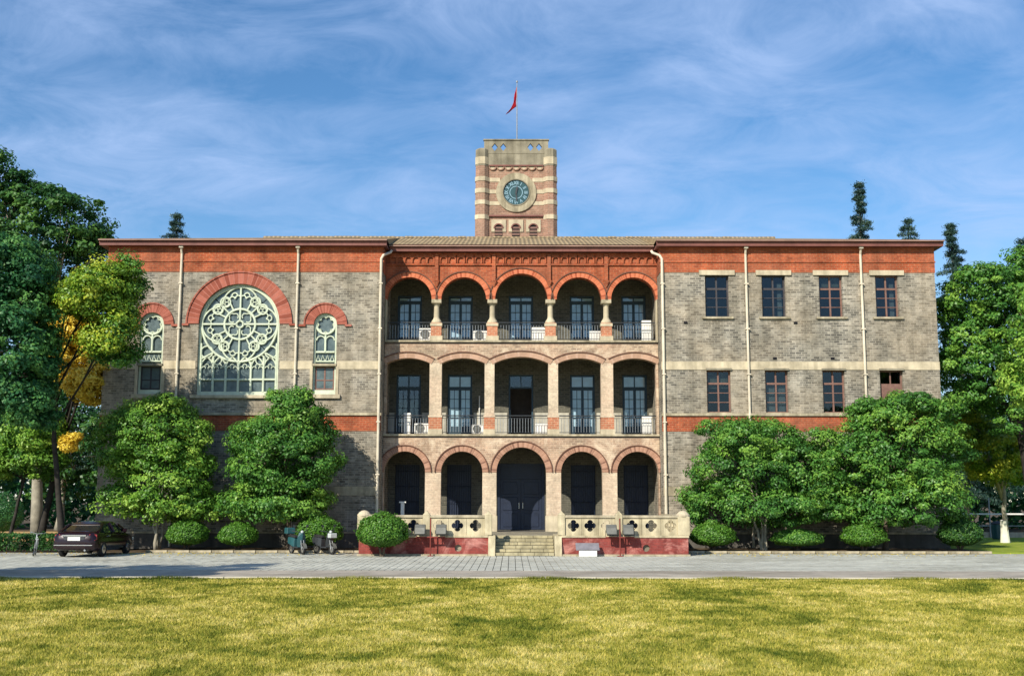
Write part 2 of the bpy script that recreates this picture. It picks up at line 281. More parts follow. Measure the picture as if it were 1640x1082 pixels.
# ------------------------------------------------------------------ mesh helpers
class MB:
    def __init__(s): s.v = []; s.f = []
    def add(s, vs, fs):
        o = len(s.v); s.v += [tuple(q) for q in vs]; s.f += [tuple(i + o for i in q) for q in fs]; return s
    def box(s, x0, x1, y0, y1, z0, z1):
        return s.add([(x0,y0,z0),(x1,y0,z0),(x1,y1,z0),(x0,y1,z0),(x0,y0,z1),(x1,y0,z1),(x1,y1,z1),(x0,y1,z1)],
                     [(0,1,2,3),(4,7,6,5),(0,4,5,1),(1,5,6,2),(2,6,7,3),(3,7,4,0)])
    def plate(s, outer, holes, y0, y1, axis='Y'):
        loops = [[Vector((a, b, 0)) for a, b in q] for q in [outer] + list(holes)]
        tris = tessellate_polygon(loops)
        pts = [p for q in loops for p in q]; n = len(pts)
        if axis == 'Y': vs = [(p.x, y0, p.y) for p in pts] + [(p.x, y1, p.y) for p in pts]
        elif axis == 'X': vs = [(y0, p.x, p.y) for p in pts] + [(y1, p.x, p.y) for p in pts]
        else: vs = [(p.x, p.y, y0) for p in pts] + [(p.x, p.y, y1) for p in pts]
        fs = [tuple(t) for t in tris] + [tuple(i + n for i in reversed(t)) for t in tris]
        k = 0
        for q in loops:
            m = len(q)
            for i in range(m):
                a, b = k + i, k + (i + 1) % m
                fs.append((a, b, b + n, a + n))
            k += m
        return s.add(vs, fs)
    def ring(s, cx, cz, r0, r1, y0, y1, a0=0, a1=PI, n=24):
        full = abs(a1 - a0 - 2 * PI) < 1e-6
        vs = []; m = n if full else n + 1
        for i in range(m):
            a = a0 + (a1 - a0) * i / n; ca, sa = math.cos(a), math.sin(a)
            for r, y in ((r0, y0), (r1, y0), (r1, y1), (r0, y1)): vs.append((cx + r * ca, y, cz + r * sa))
        fs = []
        for i in range(n):
            p, q = 4 * i, 4 * ((i + 1) % m)
            for j in range(4): fs.append((p + j, p + (j + 1) % 4, q + (j + 1) % 4, q + j))
        if not full: fs += [(0, 1, 2, 3), (4 * n + 3, 4 * n + 2, 4 * n + 1, 4 * n)]
        return s.add(vs, fs)
    def tube(s, path, r, sides=6, closed=False):
        P_ = [Vector(p) for p in path]; n = len(P_); vs = []
        rs = r if isinstance(r, (list, tuple)) else [r] * n
        pu = None
        for i in range(n):
            if closed: t = P_[(i + 1) % n] - P_[i - 1]
            else: t = P_[min(i + 1, n - 1)] - P_[max(i - 1, 0)]
            if t.length < 1e-9: t = Vector((0, 0, 1))
            t.normalize()
            if pu is None:
                pu = Vector((0, 1, 0)) if abs(t.y) < 0.9 else Vector((1, 0, 0))
            u = pu - t * pu.dot(t)
            if u.length < 1e-6: u = t.orthogonal()
            u.normalize(); pu = u; w = t.cross(u)
            for k in range(sides):
                a = 2 * PI * k / sides + PI / sides
                vs.append(P_[i] + (u * math.cos(a) + w * math.sin(a)) * rs[i])
        fs = []
        for i in range(n if closed else n - 1):
            for k in range(sides):
                a = i * sides; b = ((i + 1) % n) * sides
                fs.append((a + k, a + (k + 1) % sides, b + (k + 1) % sides, b + k))
        if not closed: fs += [tuple(range(sides))[::-1], tuple((n - 1) * sides + k for k in range(sides))]
        return s.add(vs, fs)
    def lathe(s, cx, cy, prof, n=16):
        vs = []; m = len(prof)
        for r, z in prof:
            for k in range(n):
                a = 2 * PI * k / n; vs.append((cx + r * math.cos(a), cy + r * math.sin(a), z))
        fs = [(i * n + k, i * n + (k + 1) % n, (i + 1) * n + (k + 1) % n, (i + 1) * n + k) for i in range(m - 1) for k in range(n)]
        fs += [tuple(range(n))[::-1], tuple((m - 1) * n + k for k in range(n))]
        return s.add(vs, fs)
    def wheel(s, c, r0, r1, w, n=20):      # rolling axis = X
        prof = [(r1, -w * 0.35), (r1, w * 0.35), (r1 - w * 0.15, w / 2), (r0, w / 2), (r0, -w / 2), (r1 - w * 0.15, -w / 2)]
        m = len(prof); vs = []
        for k in range(n):
            a = 2 * PI * k / n
            for r, x in prof: vs.append((c[0] + x, c[1] + r * math.cos(a), c[2] + r * math.sin(a)))
        fs = [(k * m + j, k * m + (j + 1) % m, ((k + 1) % n) * m + (j + 1) % m, ((k + 1) % n) * m + j) for k in range(n) for j in range(m)]
        return s.add(vs, fs)
    def loft(s, rings, cap=True):
        n = len(rings[0]); vs = [p for r in rings for p in r]
        fs = [(i * n + k, i * n + (k + 1) % n, (i + 1) * n + (k + 1) % n, (i + 1) * n + k) for i in range(len(rings) - 1) for k in range(n)]
        if cap: fs += [tuple(range(n))[::-1], tuple((len(rings) - 1) * n + k for k in range(n))]
        return s.add(vs, fs)
    def mesh(s, name, mat, smooth=False, bevel=0.0):
        me = bpy.data.meshes.new(name); me.from_pydata(s.v, [], s.f)
        bm = bmesh.new(); bm.from_mesh(me)
        bmesh.ops.recalc_face_normals(bm, faces=bm.faces)
        if bevel:
            es = [e for e in bm.edges if len(e.link_faces) == 2 and e.calc_face_angle(0) > 0.6]
            bmesh.ops.bevel(bm, geom=es, offset=bevel, segments=1, affect='EDGES', clamp_overlap=True)
        bm.to_mesh(me); bm.free()
        if smooth: me.polygons.foreach_set('use_smooth', [True] * len(me.polygons))
        me.materials.append(MAT[mat] if isinstance(mat, str) else mat)
        me.update(); return me

WL = {}
def link(o, parent=None, loc=(0, 0, 0)):
    col.objects.link(o); loc = Vector(loc)
    WL[o.name] = loc
    if parent is not None:
        o.parent = parent; o.location = loc - WL[parent.name]
    else: o.location = loc
    return o
def part(name, me, parent, loc=(0, 0, 0), mat=None, smooth=False, bevel=0.0):
    if isinstance(me, MB): me = me.mesh(name, mat, smooth, bevel)
    return link(bpy.data.objects.new(name, me), parent, loc)
def thing(name, label, cat, loc=(0, 0, 0), group=None):
    o = bpy.data.objects.new(name, None); o.empty_display_size = 0.3; link(o, None, loc)
    o['label'] = label; o['category'] = cat
    if group: o['group'] = group
    return o
def struct(name, me, mat=None, loc=(0, 0, 0), label=None):
    if isinstance(me, MB): me = me.mesh(name, mat)
    o = link(bpy.data.objects.new(name, me), None, loc); o['kind'] = 'structure'
    if label: o['label'] = label
    return o

def arc(cx, cz, r, a0, a1, n): return [(cx + r * math.cos(a0 + (a1 - a0) * i / n), cz + r * math.sin(a0 + (a1 - a0) * i / n)) for i in range(n + 1)]
def rect(x0, x1, z0, z1): return [(x0, z0), (x1, z0), (x1, z1), (x0, z1)]
def arched(cx, hw, z0, zs, n=20): return [(cx - hw, z0), (cx + hw, z0)] + arc(cx, zs, hw, 0, PI, n)

def cpoly0(cx, cz, r, n=20): return [(cx + r * math.cos(2 * PI * i / n), cz + r * math.sin(2 * PI * i / n)) for i in range(n)]
# ------------------------------------------------------------------ ground
struct('ground', MB().box(-900, 900, -200, 1800, -0.6, -0.06), 'soil')
LAWN_Y = 34.35
struct('lawn', MB().box(-70, 70, -40, LAWN_Y, -0.05, 0.03), 'lawn', label='olive and straw coloured mown lawn')
struct('side_lawn', MB().box(21.9, 75, 53.3, 76, -0.05, 0.03), 'green', label='green lawn beside the plain-windowed wing')
struct('path', MB().box(-75, -26.5, 68, 88, -0.05, 0.02), 'sand', label='sunlit sandy path among the trees')
road = struct('road', MB().box(-70, 70, 34.65, 39.35, -0.055, 0.0), 'road', label='plain concrete lane along the lawn')
pav = struct('pavement', MB().box(-70, 70, 39.36, 53.2, -0.055, -0.03), 'joint', label='forecourt paved in narrow grey slabs')
# kerb between lawn and lane: single stones
kerb = struct('kerb', MB().box(-70, 70, LAWN_Y + 0.01, 34.64, -0.055, 0.0), 'joint')
kst = MB().box(-0.49, 0.49, -0.13, 0.13, 0.001, 0.1).mesh('kerb_stone', 'kerb', bevel=0.015)
for i in range(-20, 21): part('kerb_stone', kst, kerb, (i * 1.0, 34.49, random.uniform(-0.004, 0.004)))
far = MB()
for i in list(range(-69, -20)) + list(range(21, 70)): far.box(i - 0.49, i + 0.49, 34.36, 34.62, 0.001, 0.1)
o = part('kerb_stone_run', far, kerb, mat='kerb'); o['kind'] = 'stuff'
# slabs: the nearest rows one by one
SW, SL = 0.262, 0.62
sl_me = [MB().box(-SW / 2 + 0.012, SW / 2 - 0.012, -SL / 2 + 0.006, SL / 2 - 0.006, -0.04, 0.0).mesh('paving_slab', m_) for m_ in ('slab',)]
rest = MB(); rows = []
y = 39.38 + SL / 2
while y < 52.6: rows.append(y); y += SL
cnt = 0
for ri, y in enumerate(rows):
    for k in range(-152, 153):
        x = k * SW + (0.5 * SW if ri % 2 and False else 0)
        if abs(x) > 40: continue
        dz = random.uniform(-0.004, 0.004)
        if ri < 4 and -10.2 <= x - 0.4 <= 10.2 and cnt < 300:
            part('paving_slab', sl_me[0], pav, (x, y, dz)); cnt += 1
        else: rest.box(x - SW / 2 + 0.012, x + SW / 2 - 0.012, y - SL / 2 + 0.006, y + SL / 2 - 0.006, -0.04, dz)
for sgn in (-1, 1): rest.box(min(sgn * 40.2, sgn * 70), max(sgn * 40.2, sgn * 70), 39.38, 53.1, -0.04, 0.0)
o = part('paving_slab_field', rest, pav, mat='slab'); o['kind'] = 'stuff'
# planting beds along the wings
for x0, x1, nm in ((-16.6, -6.75, 'planting_bed_west'), (7.75, 21.8, 'planting_bed_east')):
    b = struct('planting_bed', MB().box(x0, x1, 52.75, 56.9, -0.05, 0.07), 'soil')
    km = MB().box(-0.485, 0.485, -0.09, 0.09, 0.0, 0.11).mesh('kerb_stone', 'stone_dirty', bevel=0.012)
    x = x0 + 0.5
    while x < x1 - 0.3: part('kerb_stone', km, b, (x, 52.65, 0)); x += 1.0

# ------------------------------------------------------------------ main building
CX = 0.47
B = thing('school_building', 'three-storey grey and red brick school building with arcaded centre', 'building', (CX, 58, 0))
Y0, YC, YB, YR = 57.0, 58.2, 61.0, 70.0
XL, XR, XI0, XI1 = -20.54, 21.45, -6.57, 7.51
ZE = 15.12
# wings
RX, RZ, RR = -13.79, 11.17, 2.04
SMALL = ((-18.18, 0.6), (-9.43, 0.58))
holes = [arched(RX, RR, 7.55, RZ, 32)] + [arched(cx, hw, 7.6, 11.14, 20) for cx, hw in SMALL]
part('wall', MB().plate(rect(XL, XI0, 0, ZE), holes, Y0, Y0 + 0.5), B, mat='brick_grey')
WT = [(9.77, 10.98), (12.65, 13.85), (15.55, 16.74), (18.41, 19.57)]
WB = [(9.75, 10.96), (12.68, 13.83), (15.56, 16.68), (18.44, 19.6)]
holes = [rect(a, b, 11.55, 13.70) for a, b in WT] + [rect(a, b, 6.72, 8.86) for a, b in WB]
part('wall', MB().plate(rect(XI1, XR, 0, ZE), holes, Y0, Y0 + 0.5), B, mat='brick_grey')
part('wall', MB().box(XL, XL + 0.5, Y0 + 0.501, YR, 0, ZE), B, mat='brick_grey')
part('wall', MB().box(XR - 0.5, XR, Y0 + 0.501, YR, 0, ZE), B, mat='brick_grey')
part('wall', MB().box(XI0 - 0.5, XI0, Y0 + 0.501, YR - 0.01, 0, ZE), B, mat='brick_grey')
part('wall', MB().box(XI1, XI1 + 0.5, Y0 + 0.501, YR - 0.01, 0, ZE), B, mat='brick_grey')
part('wall', MB().box(XL, XR, YR + 0.001, YR + 0.5, 0, ZE), B, mat='brick_grey')
for a, b in ((XL + 0.52, XI0 - 0.52), (XI1 + 0.52, XR - 0.52)):
    for z in (5.6, 10.4): part('floor_slab', MB().box(a, b, Y0 + 0.52, YR - 0.02, z - 0.25, z), B, mat='plaster')
    part('partition', MB().box(a, b, Y0 + 4.5, Y0 + 4.7, 0, ZE - 0.1), B, mat='plaster')
# red brick bands, string courses, pale stone band, plinth
for a, b in ((XL, XI0), (XI1, XR)):
    part('red_brick_band', MB().box(a - 0.02, b + 0.02, Y0 - 0.03, Y0 - 0.001, 13.83, ZE - 0.001), B, mat='brick_red')
    part('string_course', MB().box(a - 0.05, b + 0.05, Y0 - 0.075, Y0 - 0.031, 14.34, 14.42), B, mat='brick_red')
    part('red_brick_band', MB().box(a - 0.02, b + 0.02, Y0 - 0.03, Y0 - 0.001, 5.78, 6.54), B, mat='brick_red')
    part('string_course', MB().box(a - 0.05, b + 0.05, Y0 - 0.12, Y0 - 0.001, 6.55, 6.68), B, mat='stone_dirty')
    part('plinth', MB().box(a - 0.06, b + 0.06, Y0 - 0.1, Y0 - 0.001, 0, 0.75), B, mat='plinth')
    part('plinth_cap', MB().box(a - 0.08, b + 0.08, Y0 - 0.14, Y0 - 0.001, 0.751, 0.84), B, mat='stone_dirty')
    part('stone_band', MB().box(a - 0.015, b + 0.015, Y0 - 0.025, Y0 - 0.001, 2.6, 3.05), B, mat='stone_dirty')
segs = [(XL - 0.015, -18.85), (-17.5, -15.9), (-11.68, -10.06), (-8.8, XI0 + 0.015), (XI1 - 0.015, XR + 0.015)]
for a, b in segs: part('stone_band', MB().box(a, b, Y0 - 0.03, Y0 - 0.001, 8.87, 9.28), B, mat='stone')
# return of the red and stone bands on the inner sides of the wings
for x0, x1 in ((XI0 + 0.001, XI0 + 0.02), (XI1 - 0.02, XI1 - 0.001)):
    part('red_brick_band', MB().box(x0, x1, Y0 + 0.001, YC - 0.08, 13.83, ZE - 0.02), B, mat='brick_red')
# eaves, gutters
def eave(x0, x1, yf, z0=ZE):
    m = MB().box(x0, x1, yf, yf + 1.2, z0 + 0.001, z0 + 0.1)
    part('soffit', m, B, mat='gutter')
    g = MB(); prof = [(0, 0.1), (-0.02, 0.2), (-0.11, 0.24), (-0.12, 0.3), (0.05, 0.3), (0.05, 0.1)]
    rr = [[(x, yf + a, z0 + c) for a, c in prof] for x in (x0 - 0.02, x1 + 0.02)]
    g.loft(rr); part('gutter', g, B, mat='gutter')
    part('gutter_lip', MB().box(x0 - 0.03, x1 + 0.03, yf - 0.15, yf - 0.121, z0 + 0.235, z0 + 0.27), B, mat='gutter_pale')
eave(XL - 0.36, XI0 + 0.2, Y0 - 0.42); eave(XI1 - 0.2, XR + 0.36, Y0 - 0.42)
eave(XI0 + 0.24, XI1 - 0.24, YC - 0.42, ZE - 0.03)
# roof: hipped, the centre eave set back
zr, yr = 17.08, 63.3
xa, xb = XL - 0.36, XR + 0.36; ya, yb2 = Y0 - 0.5, YR + 0.9; ze = ZE + 0.31
hl, hr = xa + 6.8, xb - 6.8
m = MB(); ci0, ci1 = XI0 + 0.22, XI1 - 0.22; yc = YC - 0.5
def rz(y): return ze + (zr - ze) * (y - ya) / (yr - ya)
m.add([(xa, ya, ze), (ci0, ya, ze), (ci1, ya, ze), (xb, ya, ze), (hl, yr, zr), (ci0, yr, zr), (ci1, yr, zr), (hr, yr, zr), (xb, yb2, ze), (xa, yb2, ze),
       (ci0, yc, ze), (ci1, yc, ze), (ci0, yc, rz(yc)), (ci1, yc, rz(yc))],
      [(0, 1, 5, 4), (2, 3, 7, 6), (10, 11, 6, 5), (3, 8, 7), (4, 7, 8, 9), (0, 4, 9), (1, 10, 5), (11, 2, 6), (4, 5, 6, 7)])
m.f = [f for f in m.f if len(f) != 4 or f != (4, 5, 6, 7)]
part('roof', m, B, mat='roof')
rtm = MB().add([(0, -0.13, -0.02), (0.48, -0.13, -0.02), (0.48, 0, 0.1), (0, 0, 0.1), (0, 0.13, -0.02), (0.48, 0.13, -0.02)], [(0, 1, 2, 3), (3, 2, 5, 4), (0, 3, 4), (1, 5, 2)]).mesh('ridge_tile', 'roof')
for i in range(int((hr - hl) / 0.5)): part('ridge_tile', rtm, B, (hl + i * 0.5, yr, zr + random.uniform(-0.012, 0.012)))
# downpipes
for i, x in enumerate((-16.8, -10.88, 11.85, 17.69)):
    p = MB().tube([(x, 56.72, 15.25), (x, 56.76, 15.05), (x, 56.9, 14.75), (x, 56.9, 0.1)], 0.062, 8)
    p = part('downpipe', p, B, mat='pipe', smooth=False)
    part('hopper', MB().box(x - 0.1, x + 0.1, 56.66, 56.84, 15.02, 15.2), p, mat='pipe')
    for z in (13.2, 10.9, 8.6, 6.2, 3.6): part('bracket', MB().box(x - 0.1, x + 0.1, 56.82, 56.999, z, z + 0.06), p, mat='pipe')
for x, s_ in ((-6.66, 1), (7.6, -1)):
    p = part('downpipe', MB().tube([(x + s_ * 0.42, 57.75, 15.1), (x + s_ * 0.38, 57.6, 14.98), (x + s_ * 0.1, 56.95, 14.7), (x, 56.9, 14.5), (x, 56.9, 0.9)], 0.068, 8), B, mat='pipe')
    for z in (13.2, 10.9, 8.6, 6.2, 3.6): part('bracket', MB().box(x - 0.1, x + 0.1, 56.82, 56.999, z, z + 0.06), p, mat='pipe')

# arch rings of the wing windows
def arch_band(cx, cz, r0, r1, yf, mat, hood=0.07, a0=0, a1=PI, n=32, proud=0.05, hood_mat=None):
    o = part('arch_band', MB().ring(0, 0, r0, r1, -proud, 0.18, a0, a1, n), B, (cx, yf, cz), mat=mat)
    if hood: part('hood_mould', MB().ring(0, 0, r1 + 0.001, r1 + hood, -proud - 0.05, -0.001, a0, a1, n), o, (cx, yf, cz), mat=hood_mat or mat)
    return o
def mat_voussoir(name, base, dark, k):
    s = NT(name); v = s.coord(); sp = s.n('ShaderNodeSeparateXYZ'); s.l(v, sp.inputs[0])
    ang = s.val('MULTIPLY', s.val('ARCTAN2', sp.outputs[2], sp.outputs[0]), k)
    wn_ = s.n('ShaderNodeTexWhiteNoise', noise_dimensions='1D'); s.l(s.val('FLOOR', ang), wn_.inputs['W'])
    lite = tuple(min(1, q * 1.2 + 0.02) for q in base)
    c = s.ramp(wn_.outputs['Value'], [(0.1, dark), (0.5, base), (0.95, lite)])
    fr = s.val('FRACT', ang); jt = s.val('LESS_THAN', fr, 0.2)
    c = s.mix(jt, c, tuple(min(1, q * 1.1 + 0.04) for q in base))
    c = s.mix(0.5, c, s.ramp(s.noise(v, 4, 5, 0.65), [(0.3, (0.6, 0.6, 0.58)), (0.65, (1.1, 1.1, 1.1))]), 'MULTIPLY')
    s.bump(s.val('MULTIPLY', jt, -1.0), 0.5, 0.02)
    return s.fin(c, 0.9, 0.2)
MAT['vouss_red'] = mat_voussoir('top_arch_brick', (0.5, 0.145, 0.065), (0.36, 0.085, 0.04), 11.0)
MAT['vouss_buff'] = mat_voussoir('lower_arch_brick', (0.37, 0.205, 0.135), (0.24, 0.125, 0.085), 11.0)
MAT['vouss_flat'] = mat_voussoir('segmental_arch_brick', (0.4, 0.25, 0.17), (0.27, 0.15, 0.1), 5.0)
MAT['red_arch'] = mat_voussoir('red_arch_brick', (0.33, 0.1, 0.065), (0.24, 0.065, 0.042), 10.0)
MAT['hood_dark'] = mat_plain('dark_hood_brick', (0.16, 0.08, 0.055), 0.3, 4, 0.9, 0.2)  # dark tone outlining the arcade arch rings
arch_band(RX, RZ, RR, 2.62, Y0, 'red_arch')
for x in (RX - 2.7, RX + 2.7): part('label_stop', MB().box(x - 0.16, x + 0.16, Y0 - 0.1, Y0 - 0.001, RZ - 0.1, RZ - 0.001), B, mat='red_arch')
for cx, hw in SMALL:
    arch_band(cx, 11.14, hw, 1.03, Y0, 'red_arch')
    for s_ in (-1, 1): part('label_stop', MB().box(cx + s_ * 1.16 - 0.17, cx + s_ * 1.16 + 0.17, Y0 - 0.1, Y0 - 0.001, 11.03, 11.135), B, mat='red_arch')

# --- rose window
rw = part('rose_window', MB().plate(arched(RX, RR - 0.005, 7.56, RZ, 40), [arched(RX, RR - 0.11, 7.75, RZ, 40)], Y0 + 0.16, Y0 + 0.34), B, mat='tracery')
yt = Y0 + 0.2
tr = MB(); RI = RR - 0.13
def c2(cx, cz, r, w, n=32, a0=0, a1=2 * PI):
    full = abs(a1 - a0 - 2 * PI) < 1e-6
    pts = [(cx + r * math.cos(a0 + (a1 - a0) * i / n), yt, cz + r * math.sin(a0 + (a1 - a0) * i / n)) for i in range(n if full else n + 1)]
    tr.tube(pts, w * 1.3, 6, full)
def ln(x0, z0, x1, z1, w): tr.tube([(x0, yt, z0), (x1, yt, z1)], w * 1.3, 6)
def pol(r, a): return RX + r * math.cos(a), RZ + r * math.sin(a)
c2(RX, RZ, RI, 0.05, 56); c2(RX, RZ, 0.78, 0.05, 40); c2(RX, RZ, 0.17, 0.045, 16)
for k in range(16):
    a = k * PI / 8
    r1 = RI if k % 4 == 0 else (1.42 if k % 4 == 2 else 1.25)
    a_ = a + (0.06 if k % 4 == 1 else -0.06 if k % 4 == 3 else 0)
    r0 = 0.17 if k % 4 == 0 else 0.78
    ln(*pol(r0, a_), *pol(r1, a_), 0.045 if k % 4 == 0 else 0.034)
for q in range(4):
    b = q * PI / 2
    # petal tips: small trefoil heads either side of the axis
    for s_ in (-1, 1):
        a = b + s_ * R(12)
        for dr, da in ((1.34, -6.5), (1.34, 6.5), (1.5, 0)):
            p = pol(dr, a + R(da)); c2(p[0], p[1], 0.14, 0.028, 12, a + R(da) - 1.6, a + R(da) + 1.6)
        # circles on the diagonals with three cusps
        a = b + s_ * R(34); p = pol(1.36, a); c2(p[0], p[1], 0.25, 0.038, 20)
        for j in range(3):
            g = a + PI + j * 2 * PI / 3; c2(p[0] + 0.1 * math.cos(g), p[1] + 0.1 * math.sin(g), 0.1, 0.02, 10)
    # large arc embracing the pair of petals
    p = pol(1.0, b); c2(p[0], p[1], 0.9, 0.036, 26, b - R(88), b + R(88))
    # inner trefoil lobes
    a = b + PI / 4; p = pol(0.46, a)
    for j in (-1, 0, 1): c2(p[0] + 0.12 * math.cos(a + j * 1.6), p[1] + 0.12 * math.sin(a + j * 1.6), 0.14, 0.024, 12, a + j * 1.6 - 1.5, a + j * 1.6 + 1.5)
# bottom lights
zb = 7.75; xs = [RX - RI + i * (2 * RI) / 6 for i in range(7)]
for i, x in enumerate(xs[1:-1]): ln(x, zb, x, 9.55 if i in (0, 4) else 9.25, 0.05)
ln(xs[0], 8.36, xs[-1], 8.36, 0.045)
for i in range(6):
    x = (xs[i] + xs[i + 1]) / 2; w = RI / 6
    for s_ in (-1, 1): c2(x + s_ * w, 8.95, 2 * w * 0.98, 0.032, 10, PI / 2 + s_ * PI / 2 - s_ * 0.0, PI / 2 + s_ * PI / 2 - s_ * 1.1)
    for j in (-1, 0, 1): c2(x + j * 0.16, 8.92 + (0.12 if j == 0 else 0), 0.1, 0.02, 8, 0, PI)
for s_ in (-1, 1):
    c2(RX + s_ * 1.62, 9.75, 0.3, 0.032, 18); c2(RX + s_ * 1.1, 9.35, 0.24, 0.028, 16)
    ln(RX + s_ * RI, 9.4, RX + s_ * 1.25, 9.75, 0.035); ln(RX + s_ * RI, 10.2, RX + s_ * RI, 7.75, 0.05)
part('tracery', tr, rw, mat='tracery')
part('sill', MB().box(RX - 2.3, RX + 2.3, Y0 - 0.16, Y0 + 0.2, 7.4, 7.549), rw, mat='stone')
yg = Y0 + 0.27
def pane(pts, parent, y=None, mat='lead_glass', th=0.015):
    y = yg if y is None else y
    return part('pane', MB().plate(pts, [], y, y + th), parent, mat=mat)
pane(cpoly0(RX, RZ, 0.15), rw, yg + 0.004)
for q in range(4): pane([pol(0.19, q * PI / 2 + 0.1), *[pol(0.76, q * PI / 2 + 0.02 + (PI / 2 - 0.04) * i / 8) for i in range(9)], pol(0.19, q * PI / 2 + PI / 2 - 0.1)], rw, yg + random.uniform(0, 0.01))
for k in range(16):
    a0 = k * PI / 8 + 0.012; a1 = (k + 1) * PI / 8 - 0.012
    pane([pol(0.8, a0), *[pol(RI - 0.02, a0 + (a1 - a0) * i / 5) for i in range(6)], pol(0.8, a1), pol(0.8, (a0 + a1) / 2)], rw, yg + random.uniform(0, 0.012))
for i in range(6):
    for z0, z1 in ((zb, 8.35), (8.37, 8.92)): pane(rect(xs[i] + 0.02, xs[i + 1] - 0.02, z0, z1), rw, yg + random.uniform(0, 0.012))
for s_ in (-1, 1):
    pts = [(RX + s_ * RI, 8.94)] + [(RX + s_ * RI, RZ - 0.1)] + [pol(RI + 0.02, (PI if s_ < 0 else 0) + s_ * -a_ if s_ > 0 else PI + a_) for a_ in [0.1 + 1.45 * i / 8 for i in range(9)]] + [(RX + s_ * 0.02, 8.94)]
    pane(pts, rw, yg + 0.03)

# --- small tracery windows
for wi, (cx, hw) in enumerate(SMALL):
    w = part('arched_window', MB().plate(arched(cx, hw - 0.004, 7.61, 11.14, 24), [arched(cx, hw - 0.09, 9.15, 11.14, 24), rect(cx - hw + 0.09, cx + hw - 0.09, 7.83, 9.02)], Y0 + 0.12, Y0 + 0.32), B, mat='tracery')
    tr = MB(); yt = Y0 + 0.17; r = hw - 0.11
    c2(cx, 11.14, r, 0.045, 28)
    for k in range(8):
        a = k * PI / 4 + PI / 8; c2(cx + 0.31 * math.cos(a), 11.14 + 0.31 * math.sin(a), 0.13, 0.026, 12, a - 1.7, a + 1.7)
    ln(cx, 9.75, cx, 10.62, 0.045); ln(cx - r, 9.75, cx + r, 9.75, 0.045)
    for s_ in (-1, 1): c2(cx + s_ * r * 0.5, 10.35, r * 0.45, 0.028, 12, 0, PI)
    for j in range(4):
        x = cx - r + (j + 0.5) * r / 2; tr.tube([(x - 0.1, yt, 9.3), (x, yt, 9.6), (x + 0.1, yt, 9.3)], 0.024, 6)
    ln(cx - r, 9.28, cx + r, 9.28, 0.03)
    part('tracery', tr, w, mat='tracery')
    part('transom_ledge', MB().box(cx - hw - 0.02, cx + hw + 0.02, Y0 - 0.08, Y0 + 0.119, 9.03, 9.14), w, mat='stone_dirty' if wi else 'cement')
    part('stone_surround', MB().box(cx - hw - 0.14, cx - hw, Y0 - 0.04, Y0 - 0.001, 7.6, 9.02), w, mat='stone')
    part('stone_surround', MB().box(cx + hw, cx + hw + 0.14, Y0 - 0.04, Y0 - 0.001, 7.6, 9.02), w, mat='stone')
    part('sill', MB().box(cx - hw - 0.24, cx + hw + 0.24, Y0 - 0.14, Y0 + 0.1, 7.4, 7.599), w, mat='stone')
    yg_ = Y0 + 0.25
    pane(arched(cx, r, 9.76, 11.14, 20)[:2] + arched(cx, r, 9.76, 11.14, 20)[2:], w, yg_)
    pane(rect(cx - r, cx + r, 9.16, 9.74), w, yg_ + 0.01)
    cas = MB().plate(rect(cx - hw + 0.1, cx + hw - 0.1, 7.84, 9.01), [rect(cx - hw + 0.17, cx - 0.04, 7.92, 8.3), rect(cx + 0.04, cx + hw - 0.17, 7.92, 8.3), rect(cx - hw + 0.17, cx - 0.04, 8.36, 8.94), rect(cx + 0.04, cx + hw - 0.17, 8.36, 8.94)], Y0 + 0.18, Y0 + 0.24)
    part('casement', cas, w, mat='wood_brown' if wi else 'wood_dark')
    for s_ in (-1, 1): pane(rect(min(cx + s_ * 0.03, cx + s_ * (hw - 0.15)), max(cx + s_ * 0.03, cx + s_ * (hw - 0.15)), 7.9, 8.96), w, Y0 + 0.2, 'lead_glass')

